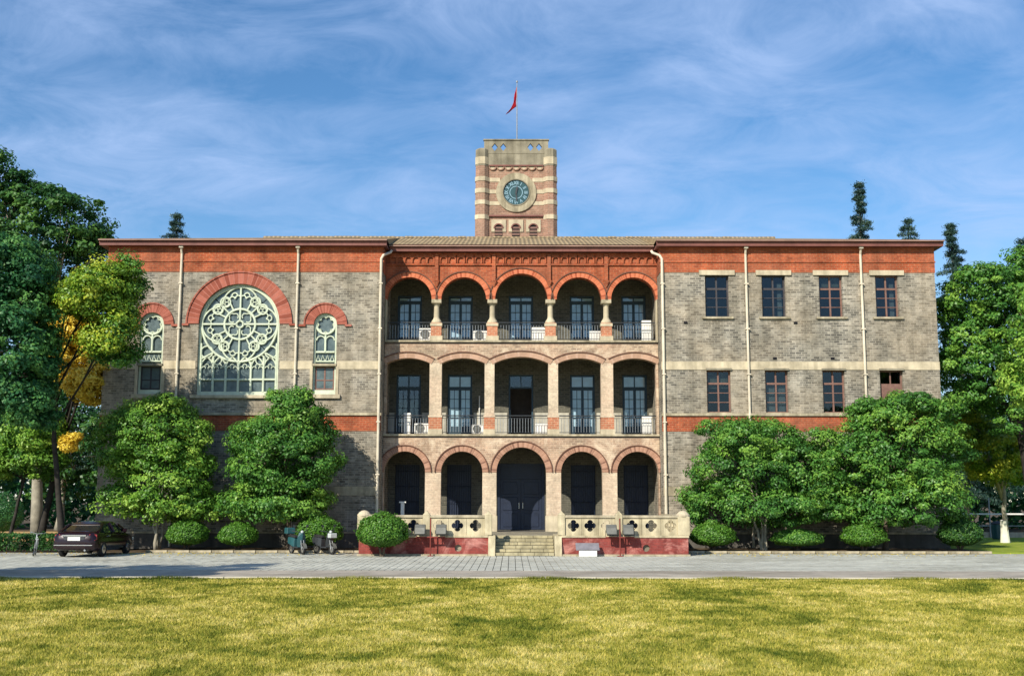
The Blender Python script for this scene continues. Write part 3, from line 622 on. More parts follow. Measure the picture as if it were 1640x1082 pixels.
# --- right wing windows
for row, (W_, z0, z1) in enumerate(((WT, 11.55, 13.70), (WB, 6.72, 8.86))):
    for i, (a, b) in enumerate(W_):
        cx, hw = (a + b) / 2, (b - a) / 2
        fm = 'wood_dark' if (row == 0 and i < 2) else 'wood_brown'
        zs = [z0 + 0.06, z0 + 0.53, z0 + 1.0, z0 + 1.47, z1 - 0.06]
        hs = []
        boarded = row == 1 and i == 3
        if boarded: hs = [rect(a + 0.08, cx - 0.03, zs[3], zs[4] - 0.02), rect(cx + 0.03, b - 0.08, zs[3], zs[4] - 0.02)]
        else:
            for k in range(4):
                g = 0.05 if k == 3 else 0.018
                for x0_, x1_ in ((a + 0.08, cx - 0.04), (cx + 0.04, b - 0.08)):
                    hs.append(rect(x0_, x1_, zs[k] + (g if k else 0.0), zs[k + 1] - (0.05 if k == 2 else 0.018)))
        w = part('window', MB().plate(rect(a + 0.003, b - 0.003, z0 + 0.003, z1 - 0.003), hs, Y0 + 0.2, Y0 + 0.29), B, mat=fm)
        for h_ in hs: pane([(p[0] + (0.01 if p[0] > (h_[0][0] + h_[1][0]) / 2 else -0.01), p[1] + (0.01 if p[1] > (h_[0][1] + h_[2][1]) / 2 else -0.01)) for p in h_], w, Y0 + 0.24 + random.uniform(-0.004, 0.004), 'glass')
        part('sill', MB().box(a - 0.18, b + 0.18, Y0 - 0.12, Y0 + 0.19, z0 - 0.1, z0 - 0.001) if row == 0 else MB().box(a - 0.02, b + 0.02, Y0 - 0.07, Y0 + 0.19, z0 - 0.035, z0 - 0.001), w, mat='stone_dirty')
        if row == 0: part('lintel', MB().box(a - 0.3, b + 0.3, Y0 - 0.09, Y0 - 0.031, z1 - 0.01, z1 + 0.24), w, mat='stone')
        else: part('lintel', MB().box(a - 0.04, b + 0.04, Y0 - 0.1, Y0 - 0.031, z1 - 0.02, z1 + 0.08), w, mat='cement')
        if (row, i) in ((0, 1), (0, 3)): part('curtain', MB().box(b - 0.34, b - 0.12, Y0 + 0.4, Y0 + 0.43, z0 + 0.1, z1 - 0.35), w, mat='curtain')
        if (row, i) in ((0, 2), (1, 0)): part('blind', MB().box(a + 0.08, b - 0.08, Y0 + 0.38, Y0 + 0.41, z1 - (0.9 if row else 0.55), z1 - 0.06), w, mat='plaster')
        if (row, i) == (1, 1): part('curtain', MB().box(a + 0.08, b - 0.08, Y0 + 0.4, Y0 + 0.43, z0 + 0.06, z0 + 1.42), w, mat='curtain')
# vent holes in the wing wall
for x, z in ((8.75, 11.25), (14.3, 11.25), (13.2, 9.45), (16.1, 9.45)): part('vent', MB().box(x - 0.09, x + 0.09, Y0 - 0.035, Y0 - 0.001, z - 0.06, z + 0.06), B, mat='black')

# --- centre: arcades
OFF = [-5.8, -2.98, 0, 2.98, 5.8]
def notch_wall(arches, zbot, ztop):
    pts = [(XI0 + 0.021, ztop), (XI0 + 0.021, zbot)]
    for a in arches: pts += a
    pts += [(XI1 - 0.021, zbot), (XI1 - 0.021, ztop)]
    return pts
def semi(cx, hw, z, n=20): return [(cx - hw * math.cos(PI * i / n), z + hw * math.sin(PI * i / n)) for i in range(n + 1)]
def segm(cx, hw, z, rise, n=14):
    r = (hw * hw + rise * rise) / (2 * rise); a = math.asin(hw / r)
    return [(cx + r * math.sin(-a + 2 * a * i / n), z + rise - r + r * math.cos(-a + 2 * a * i / n)) for i in range(n + 1)], r, a
# top
HT = [1.16, 1.16, 1.36, 1.16, 1.16]; ZT = 12.65
part('arcade_wall', MB().plate(notch_wall([semi(CX + o, h_, ZT) for o, h_ in zip(OFF, HT)], ZT, ZE - 0.04), [], YC, YC + 0.5), B, mat='brick_red')
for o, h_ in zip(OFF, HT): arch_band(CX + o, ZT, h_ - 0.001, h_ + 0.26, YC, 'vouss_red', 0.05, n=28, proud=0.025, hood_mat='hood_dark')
part('string_course', MB().box(XI0 + 0.022, XI1 - 0.022, YC - 0.09, YC - 0.001, 14.43, 14.51), B, mat='brick_red')
part('string_course', MB().box(XI0 + 0.022, XI1 - 0.022, YC - 0.11, YC - 0.001, 14.98, 15.06), B, mat='brick_red')
cb = MB().plate([(-0.2, 0), (-0.15, 0)] + arc(0, 0.17, 0.15, PI, 0, 10) + [(0.15, 0), (0.2, 0), (0.2, 0.44), (-0.2, 0.44)], [], -0.085, -0.001).mesh('corbel_arch', 'brick_red')
pil = [-4.39 - 0.0, -1.49 + 0.06, 1.49 - 0.06, 4.39]
xs_ = [XI0 + 0.3] + [CX + p for p in pil] + [XI1 - 0.3]
for i in range(5):
    a, b = xs_[i] + (0.12 if i else -0.1), xs_[i + 1] - (0.12 if i < 4 else -0.1); n_ = 6
    for k in range(n_): part('corbel_arch', cb, B, (a + (k + 0.5) * (b - a) / n_, YC, 14.53))
for p in pil:
    o = part('hanging_pilaster', MB().box(CX + p - 0.09, CX + p + 0.09, YC - 0.14, YC - 0.001, 13.62, 14.98), B, mat='brick_red')
    part('corbel', MB().add([(CX + p - 0.15, YC - 0.17, 13.62), (CX + p + 0.15, YC - 0.17, 13.62), (CX + p + 0.15, YC - 0.027, 13.62), (CX + p - 0.15, YC - 0.027, 13.62), (CX + p - 0.03, YC - 0.06, 13.3), (CX + p + 0.03, YC - 0.06, 13.3), (CX + p + 0.03, YC - 0.027, 13.3), (CX + p - 0.03, YC - 0.027, 13.3)],
         [(0, 1, 2, 3), (0, 4, 5, 1), (1, 5, 6, 2), (2, 6, 7, 3), (3, 7, 4, 0), (4, 7, 6, 5)]), o, mat='brick_red')
PX = [-4.39, -1.5, 1.5, 4.39]
Z2, Z1, ZG = 10.51, 5.70, 0.82
for p in PX:
    x = CX + p
    c = part('column', MB().lathe(x, YC + 0.25, [(0.27, 11.43), (0.27, 11.5), (0.24, 11.56), (0.17, 11.66), (0.145, 11.74), (0.135, 12.3), (0.15, 12.34), (0.16, 12.4), (0.2, 12.46)], 14), B, mat='stone')
    part('capital', MB().box(x - 0.25, x + 0.25, YC - 0.03, YC + 0.53, 12.46, ZT - 0.001), c, mat='stone_dirty')
    part('pedestal', MB().box(x - 0.27, x + 0.27, YC - 0.02, YC + 0.52, 10.74, 11.429), c, mat='pier_red')
    part('pedestal_base', MB().box(x - 0.33, x + 0.33, YC - 0.05, YC + 0.55, Z2 + 0.001, 10.739), c, mat='stone')
    part('pedestal_cap', MB().box(x - 0.31, x + 0.31, YC - 0.05, YC + 0.55, 11.25, 11.4), c, mat='stone')
for x0, x1 in ((XI0 + 0.022, CX - 5.8 - 1.16), (CX + 5.8 + 1.16, XI1 - 0.022)):
    part('half_pier', MB().box(x0, x1, YC, YC + 0.5, Z2 + 0.001, ZT - 0.001), B, mat='stone')
# middle
HM = [1.1, 1.1, 1.38, 1.1, 1.1]; ZM = 9.33
sg = [segm(CX + o, h_, ZM, 0.26 if h_ < 1.2 else 0.33) for o, h_ in zip(OFF, HM)]
part('arcade_wall', MB().plate(notch_wall([s_[0] for s_ in sg], ZM, Z2 - 0.2), [], YC, YC + 0.5), B, mat='brick_buff')
for (o, h_), (_, r_, a_) in zip(zip(OFF, HM), sg):
    rise = 0.26 if h_ < 1.2 else 0.33
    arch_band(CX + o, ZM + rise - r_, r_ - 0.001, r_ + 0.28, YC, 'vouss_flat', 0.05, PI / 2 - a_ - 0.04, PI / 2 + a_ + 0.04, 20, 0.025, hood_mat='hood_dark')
MPX = [(-4.7, -4.08), (-1.88, -1.38), (1.38, 1.88), (4.08, 4.7)]
for a, b in MPX:
    p = part('pier', MB().box(CX + a, CX + b, YC - 0.001, YC + 0.5, 6.65, ZM - 0.001), B, mat='pier_cream')
    part('pier_base', MB().box(CX + a - 0.03, CX + b + 0.03, YC - 0.04, YC + 0.53, 5.95, 6.55), p, mat='pier_red')
    part('pier_base_cap', MB().box(CX + a - 0.05, CX + b + 0.05, YC - 0.06, YC + 0.55, 6.551, 6.649), p, mat='pier_cream')
    part('pier_foot', MB().box(CX + a - 0.05, CX + b + 0.05, YC - 0.06, YC + 0.55, Z1 + 0.001, 5.949), p, mat='stone')
for x0, x1 in ((XI0 + 0.022, CX - 6.9), (CX + 6.9, XI1 - 0.022)):
    part('half_pier', MB().box(x0, x1, YC, YC + 0.5, Z1 + 0.001, ZM - 0.001), B, mat='brick_buff')
# ground
HG = [1.05, 1.05, 1.26, 1.05, 1.05]; ZGS = 3.78
OFG = [-5.92, -3.02, 0, 3.06, 5.9]
part('arcade_wall', MB().plate(notch_wall([semi(CX + o, h_, ZGS) for o, h_ in zip(OFG, HG)], ZGS, Z1 - 0.2), [], YC, YC + 0.5), B, mat='brick_buff')
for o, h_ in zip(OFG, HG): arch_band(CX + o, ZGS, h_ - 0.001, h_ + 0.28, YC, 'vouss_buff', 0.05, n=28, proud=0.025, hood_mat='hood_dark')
edges = [(CX + OFG[i] + HG[i], CX + OFG[i + 1] - HG[i + 1]) for i in range(4)]
for a, b in edges:
    p = part('pier', MB().box(a, b, YC - 0.001, YC + 0.5, 1.6, ZGS - 0.001), B, mat='pier_cream')
    part('pier_foot', MB().box(a - 0.04, b + 0.04, YC - 0.05, YC + 0.54, ZG + 0.001, 1.599), p, mat='stone')
for x0, x1 in ((XI0 + 0.022, CX + OFG[0] - HG[0]), (CX + OFG[4] + HG[4], XI1 - 0.022)):
    part('half_pier', MB().box(x0, x1, YC, YC + 0.5, ZG + 0.001, ZGS - 0.001), B, mat='brick_buff')
# floors and ceilings
for z, nm in ((Z2, 'f'), (Z1, 'f')):
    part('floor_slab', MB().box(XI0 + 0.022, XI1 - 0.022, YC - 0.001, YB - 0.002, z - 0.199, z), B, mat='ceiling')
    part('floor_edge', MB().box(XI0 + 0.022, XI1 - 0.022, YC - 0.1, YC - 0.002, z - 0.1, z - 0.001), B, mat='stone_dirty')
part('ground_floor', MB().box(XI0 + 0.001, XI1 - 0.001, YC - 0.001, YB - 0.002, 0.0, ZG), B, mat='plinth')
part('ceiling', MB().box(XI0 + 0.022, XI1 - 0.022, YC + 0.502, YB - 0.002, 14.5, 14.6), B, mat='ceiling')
# verandah back wall
DOFF = [-6.02, -3.27, 0, 3.3, 6.1]
DT = [(CX + o - 0.66, CX + o + 0.66) for o in DOFF]
holes = [rect(a, b, Z2 + 0.02, 13.35) for a, b in DT] + [rect(a, b, Z1 + 0.02, 9.05) for a, b in DT]
GD = [(CX + o - 0.65, CX + o + 0.65) for o in DOFF]; GD[2] = (-0.79, 1.73)
holes += [rect(a, b, (ZG + 0.1 if i != 2 else ZG + 0.02), (4.25 if i != 2 else 4.3)) for i, (a, b) in enumerate(GD)]
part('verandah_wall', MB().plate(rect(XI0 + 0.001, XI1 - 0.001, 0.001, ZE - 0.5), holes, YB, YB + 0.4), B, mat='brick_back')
for x0, x1 in [(XI0 + 0.01, DT[0][0] - 0.08)] + [(DT[i][1] + 0.08, DT[i + 1][0] - 0.08) for i in range(4)] + [(DT[4][1] + 0.08, XI1 - 0.01)]:
    if x1 - x0 > 0.05: part('dado', MB().box(x0, x1, YB - 0.02, YB - 0.001, Z1 + 0.002, 7.0), B, mat='plaster')
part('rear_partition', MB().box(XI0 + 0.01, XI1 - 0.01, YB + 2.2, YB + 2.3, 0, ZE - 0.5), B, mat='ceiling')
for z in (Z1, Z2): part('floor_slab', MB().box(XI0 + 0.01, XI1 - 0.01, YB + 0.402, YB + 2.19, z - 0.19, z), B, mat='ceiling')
# french doors
def french_door(x0, x1, z0, z1, ztr, curtain, opened=False):
    cx = (x0 + x1) / 2; y = YB + 0.12
    hs = []
    for a, b in ((x0 + 0.09, cx - 0.03), (cx + 0.03, x1 - 0.09)): hs.append(rect(a, b, ztr + 0.05, z1 - 0.09))
    if opened: hs.append(rect(x0 + 0.09, x1 - 0.09, z0 + 0.01, ztr - 0.04))
    else:
        for a, b in ((x0 + 0.13, cx - 0.07), (cx + 0.07, x1 - 0.13)):
            m_ = (a + b) / 2; zz = [z0 + 0.55 + (ztr - 0.12 - z0 - 0.55) * k / 4 for k in range(5)]
            for k in range(4):
                hs.append(rect(a, m_ - 0.014, zz[k] + 0.014, zz[k + 1] - 0.014)); hs.append(rect(m_ + 0.014, b, zz[k] + 0.014, zz[k + 1] - 0.014))
    d = part('french_door', MB().plate(rect(x0 + 0.004, x1 - 0.004, z0 + 0.004, z1 - 0.004), hs, y, y + 0.07), B, mat='wood_blue')
    part('pane', MB().box(x0 + 0.08, cx - 0.02, y + 0.03, y + 0.04, ztr + 0.04, z1 - 0.08), d, mat='glass_clear')
    part('pane', MB().box(cx + 0.02, x1 - 0.08, y + 0.03, y + 0.04, ztr + 0.04, z1 - 0.08), d, mat='glass_clear')
    if not opened:
        for a, b in ((x0 + 0.12, cx - 0.06), (cx + 0.06, x1 - 0.12)):
            part('pane', MB().box(a, b, y + 0.03, y + 0.04, z0 + 0.53, ztr - 0.1), d, mat='glass_clear')
            part('door_panel', MB().box(a + 0.03, b - 0.03, y - 0.015, y - 0.001, z0 + 0.12, z0 + 0.45), d, mat='wood_blue')
        part('door_handle', MB().box(cx - 0.05, cx - 0.03, y - 0.05, y - 0.001, z0 + 1.0, z0 + 1.15), d, mat='chrome')
        if curtain: part('curtain', MB().box(x0 + 0.1, x1 - 0.1, y + 0.09, y + 0.11, z0 + 0.05, z1 - 0.12), d, mat='door_curtain')
    return d
for i, (a, b) in enumerate(DT):
    french_door(a, b, Z2 + 0.02, 13.35, 13.02, True)
    french_door(a, b, Z1 + 0.02, 9.05, 8.35, i in (1, 4, 3), i == 2)
# barred ground windows and main entrance
for i, (a, b) in enumerate(GD):
    if i == 2: continue
    w = part('barred_window', MB().plate(rect(a + 0.004, b - 0.004, ZG + 0.104, 4.246), [rect(a + 0.1, (a + b) / 2 - 0.04, ZG + 0.2, 3.3), rect((a + b) / 2 + 0.04, b - 0.1, ZG + 0.2, 3.3), rect(a + 0.1, b - 0.1, 3.4, 4.15)], YB + 0.16, YB + 0.24), B, mat='door_navy')
    for x0, x1 in ((a + 0.09, (a + b) / 2 - 0.005), ((a + b) / 2 + 0.005, b - 0.09)): part('shutter', MB().box(x0, x1, YB + 0.2, YB + 0.22, ZG + 0.18, 4.17), w, mat='door_navy')
    g = MB()
    for k in range(11): x = a + 0.06 + k * (b - a - 0.12) / 10; g.tube([(x, YB + 0.06, ZG + 0.12), (x, YB + 0.06, 4.23)], 0.012, 5)
    for z in (1.5, 2.3, 3.1, 3.9): g.tube([(a + 0.01, YB + 0.06, z), (b - 0.01, YB + 0.06, z)], 0.014, 5)
    part('window_bars', g, w, mat='door_navy')
a, b = GD[2]; cx = (a + b) / 2
dm = MB().plate(rect(a + 0.004, b - 0.004, ZG + 0.024, 4.296), [rect(a + 0.15, cx - 0.05, 3.62, 4.15), rect(cx + 0.05, b - 0.15, 3.62, 4.15), rect(a + 0.15, b - 0.15, ZG + 0.04, 3.5)], YB + 0.05, YB + 0.2)
ed = part('entrance_door', dm, B, mat='door_navy')
for s_ in (-1, 1):
    x0, x1 = (a + 0.16, cx - 0.01) if s_ < 0 else (cx + 0.01, b - 0.16)
    part('door_leaf', MB().box(x0, x1, YB + 0.1, YB + 0.16, ZG + 0.05, 3.49), ed, mat='door_navy')
    for z0, z1 in ((1.0, 1.7), (1.85, 2.55), (2.7, 3.35)): part('door_panel', MB().box(x0 + 0.15, x1 - 0.15, YB + 0.07, YB + 0.099, z0, z1), ed, mat='door_navy', bevel=0.02)
    part('door_handle', MB().tube([(cx + s_ * 0.1, YB + 0.06, 1.9), (cx + s_ * 0.1, YB + 0.02, 1.95), (cx + s_ * 0.1, YB + 0.02, 2.25), (cx + s_ * 0.1, YB + 0.06, 2.3)], 0.018, 6), ed, mat='chrome')
    part('transom_panel', MB().box(x0, x1, YB + 0.12, YB + 0.13, 3.6, 4.17), ed, mat='door_navy')
# railings
def railing(x0, x1, z):
    m_ = MB().tube([(x0, YC + 0.2, z + 0.95), (x1, YC + 0.2, z + 0.95)], 0.03, 6).tube([(x0, YC + 0.2, z + 0.82), (x1, YC + 0.2, z + 0.82)], 0.014, 5).tube([(x0, YC + 0.2, z + 0.1), (x1, YC + 0.2, z + 0.1)], 0.016, 5)
    r_ = part('railing', m_, B, mat='iron')
    n_ = int((x1 - x0) / 0.135); bm_ = BAL
    for k in range(1, n_): part('baluster', bm_, r_, (x0 + (x1 - x0) * k / n_, YC + 0.2, z + 0.1))
BAL = MB().box(-0.009, 0.009, -0.009, 0.009, 0.0, 0.72).mesh('baluster', 'iron_grey')
tx = [XI0 + 0.12] + [CX + p for p in PX] + [XI1 - 0.12]
for i in range(5): railing(tx[i] + (0.3 if i else 0), tx[i + 1] - (0.3 if i < 4 else 0), Z2)
mxx = [XI0 + 0.12] + [q for ab in MPX for q in (CX + ab[0], CX + ab[1])] + [XI1 - 0.12]
for i in range(5): railing(mxx[2 * i] + 0.03 * (i > 0), mxx[2 * i + 1] - 0.03 * (i < 4), Z1)

# ------------------------------------------------------------------ clock tower
T = thing('clock_tower', 'square banded brick clock tower rising behind the roof ridge', 'clock tower', (0.225, 69.4, 0))
YT = 67.15; TX0, TX1 = -1.72, 2.17; TCX = 0.225
tb = MB().box(TX0, TX1, YT, YT + 4.4, 14.0, 22.45)
part('shaft', tb, T, mat='brick_tower')
part('upper_stage', MB().box(TX0 - 0.02, TX1 + 0.02, YT - 0.08, YT + 4.48, 22.451, 23.2), T, mat='cement')
dia = lambda x: [(x, 23.36), (x + 0.19, 23.6), (x, 23.84), (x - 0.19, 23.6)]
for yy in (YT - 0.1, YT + 4.25):
    part('parapet', MB().plate(rect(TX0, TX1, 23.201, 24.02), [dia(x) for x in (-1.08, -0.56, 1.09, 1.61)], yy, yy + 0.22), T, mat='cement')
for xx in (TX0, TX1 - 0.22):
    part('parapet', MB().plate(rect(YT + 0.13, YT + 4.24, 23.201, 24.02), [dia(x) for x in (YT + 0.8, YT + 1.35, YT + 2.9, YT + 3.4)], xx, xx + 0.22, 'X'), T, mat='cement')
part('parapet_cap', MB().box(TX0 - 0.05, TX1 + 0.05, YT - 0.16, YT + 0.14, 24.021, 24.09), T, mat='cement')
for (tx_, ty_) in ((TX0 - 0.12, YT + 0.1), (TX1 + 0.12, YT + 0.1), (TX0 - 0.12, YT + 4.3), (TX1 + 0.12, YT + 4.3)):
    def octo(r, z): return [(tx_ + r * math.cos(PI / 8 + k * PI / 4), ty_ + r * math.sin(PI / 8 + k * PI / 4), z) for k in range(8)]
    t_ = part('corner_turret', MB().loft([octo(0.46, 14.5), octo(0.42, 22.4)]), T, mat='brick_tower')
    part('turret_top', MB().loft([octo(0.43, 22.401), octo(0.43, 23.42), octo(0.3, 23.52)]), t_, mat='cement')
    for z in (21.45, 20.72, 20.0, 19.1): part('stone_band', MB().loft([octo(0.46, z), octo(0.46, z + 0.27)]), t_, mat='stone')
    part('quoin', MB().loft([octo(0.45, 22.5), octo(0.45, 22.95)]), t_, mat='stone')
for z in (21.45, 20.72, 20.0):
    for a_, b_ in ((TX0 + 0.3, TCX - 0.98), (TCX + 0.98, TX1 - 0.3)): part('stone_band', MB().box(a_, b_, YT - 0.03, YT - 0.001, z, z + 0.24), T, mat='stone')
part('string_course', MB().box(TX0 + 0.3, TX1 - 0.3, YT - 0.12, YT - 0.001, 19.28, 19.38), T, mat='gutter')
part('string_course', MB().box(TX0 + 0.3, TX1 - 0.3, YT - 0.14, YT - 0.081, 22.4, 22.48), T, mat='gutter')
scm = MB().ring(0, 0, 0.16, 0.235, -0.09, -0.001, PI, 2 * PI, 10).mesh('scallop', 'brick_tower')
sci = MB().plate([(0.159 * math.cos(PI + PI * i / 10), 0.159 * math.sin(PI + PI * i / 10)) for i in range(11)], [], -0.05, -0.001).mesh('scallop_infill', 'stone')
for k in range(7):
    o = part('scallop', scm, T, (TCX + (k - 3) * 0.475, YT, 22.39)); part('scallop_infill', sci, o, (TCX + (k - 3) * 0.475, YT, 22.39))
# clock
CZ = 20.78
ck = part('clock', MB().ring(TCX, CZ, 0.84, 1.22, YT - 0.1, YT - 0.001, 0, 2 * PI, 40), T, mat='stone_dirty')
part('bezel', MB().ring(TCX, CZ, 0.78, 0.839, YT - 0.13, YT - 0.001, 0, 2 * PI, 40), ck, mat='cement')
part('dial', MB().plate([(TCX + 0.779 * math.cos(2 * PI * i / 40), CZ + 0.779 * math.sin(2 * PI * i / 40)) for i in range(40)], [], YT - 0.05, YT - 0.001), ck, mat='dial')
part('chapter_ring', MB().ring(TCX, CZ, 0.36, 0.4, YT - 0.065, YT - 0.051, 0, 2 * PI, 32), ck, mat='dial_pale')
for k, s_ in enumerate(('XII', 'I', 'II', 'III', 'IV', 'V', 'VI', 'VII', 'VIII', 'IX', 'X', 'XI')):
    cu = bpy.data.curves.new('numeral', 'FONT'); cu.body = s_; cu.size = 0.3; cu.align_x = 'CENTER'; cu.align_y = 'CENTER'; cu.extrude = 0.006; cu.offset = 0.008
    ob = bpy.data.objects.new('tmp', cu); me = bpy.data.meshes.new_from_object(ob); bpy.data.objects.remove(ob)
    me.materials.clear(); me.materials.append(MAT['dial_pale'])
    a = PI / 2 - k * PI / 6
    sc_ = 0.75 if len(s_) > 3 else 1
    me.transform(Matrix.Rotation(R(90), 4, 'X') @ Matrix.Rotation(a - PI / 2, 4, 'Z') @ Matrix.Diagonal((0.8 * sc_, 1, 1, 1)))
    part('numeral', me, ck, (TCX + 0.58 * math.cos(a), YT - 0.062, CZ + 0.58 * math.sin(a)))
def hand(a, L, w, y):
    ca, sa = math.cos(a), math.sin(a)
    pts = [(-0.12, -w), (L * 0.75, -w * 1.1), (L, 0), (L * 0.75, w * 1.1), (-0.12, w)]
    return MB().plate([(TCX + p * ca - q * sa, CZ + p * sa + q * ca) for p, q in pts], [], y, y + 0.012)
part('clock_hand', hand(R(-87), 0.6, 0.035, YT - 0.095), ck, mat='iron')
part('clock_hand', hand(R(80), 0.4, 0.045, YT - 0.112), ck, mat='iron')
# belfry lights
for x in (-0.83, 0.21, 1.26):
    w = part('louvre_window', MB().plate(rect(x - 0.44, x + 0.44, 18.35, 19.1), [[(p[0], p[1]) for p in ([(x - 0.24, 18.36), (x + 0.24, 18.36)] + arc(x, 18.56, 0.24, 0, PI, 12))]], YT - 0.06, YT - 0.001), T, mat='stone')
    part('arch_band', MB().ring(x, 18.56, 0.24, 0.31, YT - 0.085, YT - 0.061, 0, PI, 12), w, mat='gutter')
    lv = MB()
    for k in range(5): lv.box(x - 0.23, x + 0.23, YT - 0.04 + 0.004 * k, YT - 0.002, 17.75 + k * 0.2, 17.87 + k * 0.2)
    part('louvre', lv, w, mat='wood_brown')
    part('dark_opening', MB().plate([(x - 0.235, 17.6), (x + 0.235, 17.6)] + arc(x, 18.56, 0.235, 0, PI, 12), [], YT - 0.012, YT - 0.003), w, mat='black')
part('tower_roof', MB().box(TX0 + 0.23, TX1 - 0.23, YT + 0.13, YT + 4.24, 23.201, 23.3), T, mat='cement')

# flagpole and flag
F = thing('flagpole', 'thin grey flagpole standing on top of the clock tower', 'flagpole', (0.28, 69.4, 23.3))
part('pole', MB().tube([(0.28, 69.4, 23.3), (0.28, 69.4, 25.5), (0.28, 69.4, 28.55)], [0.045, 0.04, 0.025], 8), F, mat='iron_grey')
part('finial', MB().lathe(0.28, 69.4, [(0.01, 28.54), (0.06, 28.6), (0.06, 28.66), (0.01, 28.72)], 8), F, mat='iron_grey')
fl = MB(); nx, nz = 12, 14
for i in range(nx + 1):
    for j in range(nz + 1):
        a, b = i / nx, j / nz
        fold = math.sin(a * 9 + b * 2.2) * 0.07 * a
        x = 0.25 - a * (0.16 + 0.52 * b ** 1.3) + 0.03 * math.sin(b * 6)
        z = 28.3 - b * 1.3 - a * (0.7 + 0.15 * math.sin(b * 4))
        fl.v.append((x, 69.4 + fold - 0.05 * a, z))
for i in range(nx):
    for j in range(nz):
        p = i * (nz + 1) + j; fl.f.append((p, p + 1, p + nz + 2, p + nz + 1))
me = fl.mesh('flag', 'flag', True)
o = link(bpy.data.objects.new('flag', me), None, (0, 0, 0))
sm_ = o.modifiers.new('thickness', 'SOLIDIFY'); sm_.thickness = 0.01
o['label'] = 'limp red flag drooping from the pole above the tower'; o['category'] = 'flag'

# ------------------------------------------------------------------ entrance terrace
E_ = thing('entrance_terrace', 'raised terrace with red painted base and cream quatrefoil balustrade', 'terrace', (CX, 53, 0))
EX0, EX1, EY = -6.6, 7.6, 50.0
S0, S1 = -0.72, 1.84
part('deck', MB().box(EX0 + 0.14, S0 - 0.3, EY + 0.13, 56.8, 0.0, 0.815), E_, mat='cement')
part('deck', MB().box(S1 + 0.3, EX1 - 0.14, EY + 0.13, 56.8, 0.0, 0.815), E_, mat='cement')
part('deck', MB().box(S0 - 0.299, S1 + 0.299, EY + 2.0, 56.8, 0.0, 0.816), E_, mat='cement')
part('deck', MB().box(XI0 + 0.05, XI1 - 0.05, 56.801, YC - 0.11, 0.0, 0.817), E_, mat='cement')
def cpoly(cx, cz, r, n=20): return [(cx + r * math.cos(2 * PI * i / n), cz + r * math.sin(2 * PI * i / n)) for i in range(n)]
part('base_wall', MB().plate(rect(EX0, S0 - 0.3, 0, 0.77), [cpoly(-2.32, 0.33, 0.15)], EY, EY + 0.12), E_, mat='red_plinth')
part('base_wall', MB().plate(rect(S1 + 0.3, EX1, 0, 0.77), [cpoly(5.79, 0.33, 0.15)], EY, EY + 0.12), E_, mat='red_plinth')
for x in (EX0, EX1 - 0.12): part('base_wall', MB().box(x, x + 0.12, EY + 0.121, 56.8, 0, 0.77), E_, mat='red_plinth')
for x0, x1 in ((EX0 - 0.04, S0 - 0.3), (S1 + 0.3, EX1 + 0.04)): part('coping', MB().box(x0, x1, EY - 0.05, EY + 0.4, 0.771, 0.87), E_, mat='cream_paint', bevel=0.015)
for x0 in (EX0 - 0.04, EX1 - 0.32): part('coping', MB().box(x0, x0 + 0.36, EY + 0.401, 56.78, 0.771, 0.87), E_, mat='cream_paint')
for x0, x1 in ((EX0 - 0.05, S0 - 0.32), (S1 + 0.32, EX1 + 0.05)): part('footing', MB().box(x0, x1, EY - 0.22, EY - 0.001, 0.0, 0.075), E_, mat='stone_dirty')
def quat(cx, cz, r=0.13, d=0.125):
    pts = []
    for q in range(4):
        a = q * PI / 2
        pts += [(cx + d * math.cos(a) + r * math.cos(a + t), cz + d * math.sin(a) + r * math.sin(a + t)) for t in [R(-105) + R(210) * i / 8 for i in range(9)]]
    return pts
POSTS = [(-6.42, 0), (-3.7, 1), (-1.02, 1), (2.14, 1), (4.62, 1), (7.42, 0)]
for i, (x, _) in enumerate(POSTS):
    if i == 2: continue
    xa_, xb_ = x + 0.16, POSTS[i + 1][0] - 0.16 if i < 5 else None
    if i == 5: break
    w_ = xb_ - xa_; n_ = 3
    for k in range(n_):
        p0, p1 = xa_ + w_ * k / n_, xa_ + w_ * (k + 1) / n_; pc = (p0 + p1) / 2
        part('balustrade_panel', MB().plate(rect(p0 + 0.006, p1 - 0.006, 0.871, 1.6), [quat(pc, 1.28)], EY + 0.06, EY + 0.26), E_, mat='cream_paint')
    part('handrail', MB().loft([[(xx, EY + a_, c_) for a_, c_ in ((0.0, 1.62), (0.0, 1.69), (0.06, 1.73), (0.26, 1.73), (0.32, 1.69), (0.32, 1.62), (0.24, 1.601), (0.08, 1.601))] for xx in (xa_ + 0.002, xb_ - 0.002)]), E_, mat='stone_dirty')
def post(x, y, big):
    w_ = 0.26 if big else 0.155
    z1_ = 1.78 if big else 1.84
    p = part('post', MB().box(x - w_, x + w_, y - 0.02, y - 0.02 + 2 * w_ if big else y + 0.34, 0.872, z1_ - 0.1), E_, mat='cream_paint', bevel=0.012)
    yc_ = y - 0.02 + w_ if big else y + 0.16
    if big: part('post_cap', MB().lathe(x, yc_, [(0.3, z1_ - 0.1), (0.3, z1_ - 0.03), (0.26, z1_), (0.22, z1_ + 0.06), (0.12, z1_ + 0.13), (0.02, z1_ + 0.15)], 14), p, mat='stone')
    else: part('post_cap', MB().add([(x - w_, y - 0.02, z1_ - 0.099), (x + w_, y - 0.02, z1_ - 0.099), (x + w_, y + 0.34, z1_ - 0.099), (x - w_, y + 0.34, z1_ - 0.099), (x, y + 0.06, z1_ + 0.08), (x, y + 0.26, z1_ + 0.08)], [(0, 1, 4), (1, 2, 5, 4), (2, 3, 5), (3, 0, 4, 5), (0, 3, 2, 1)]), p, mat='cream_paint')
for i, (x, s_) in enumerate(POSTS): post(x, EY, not s_)
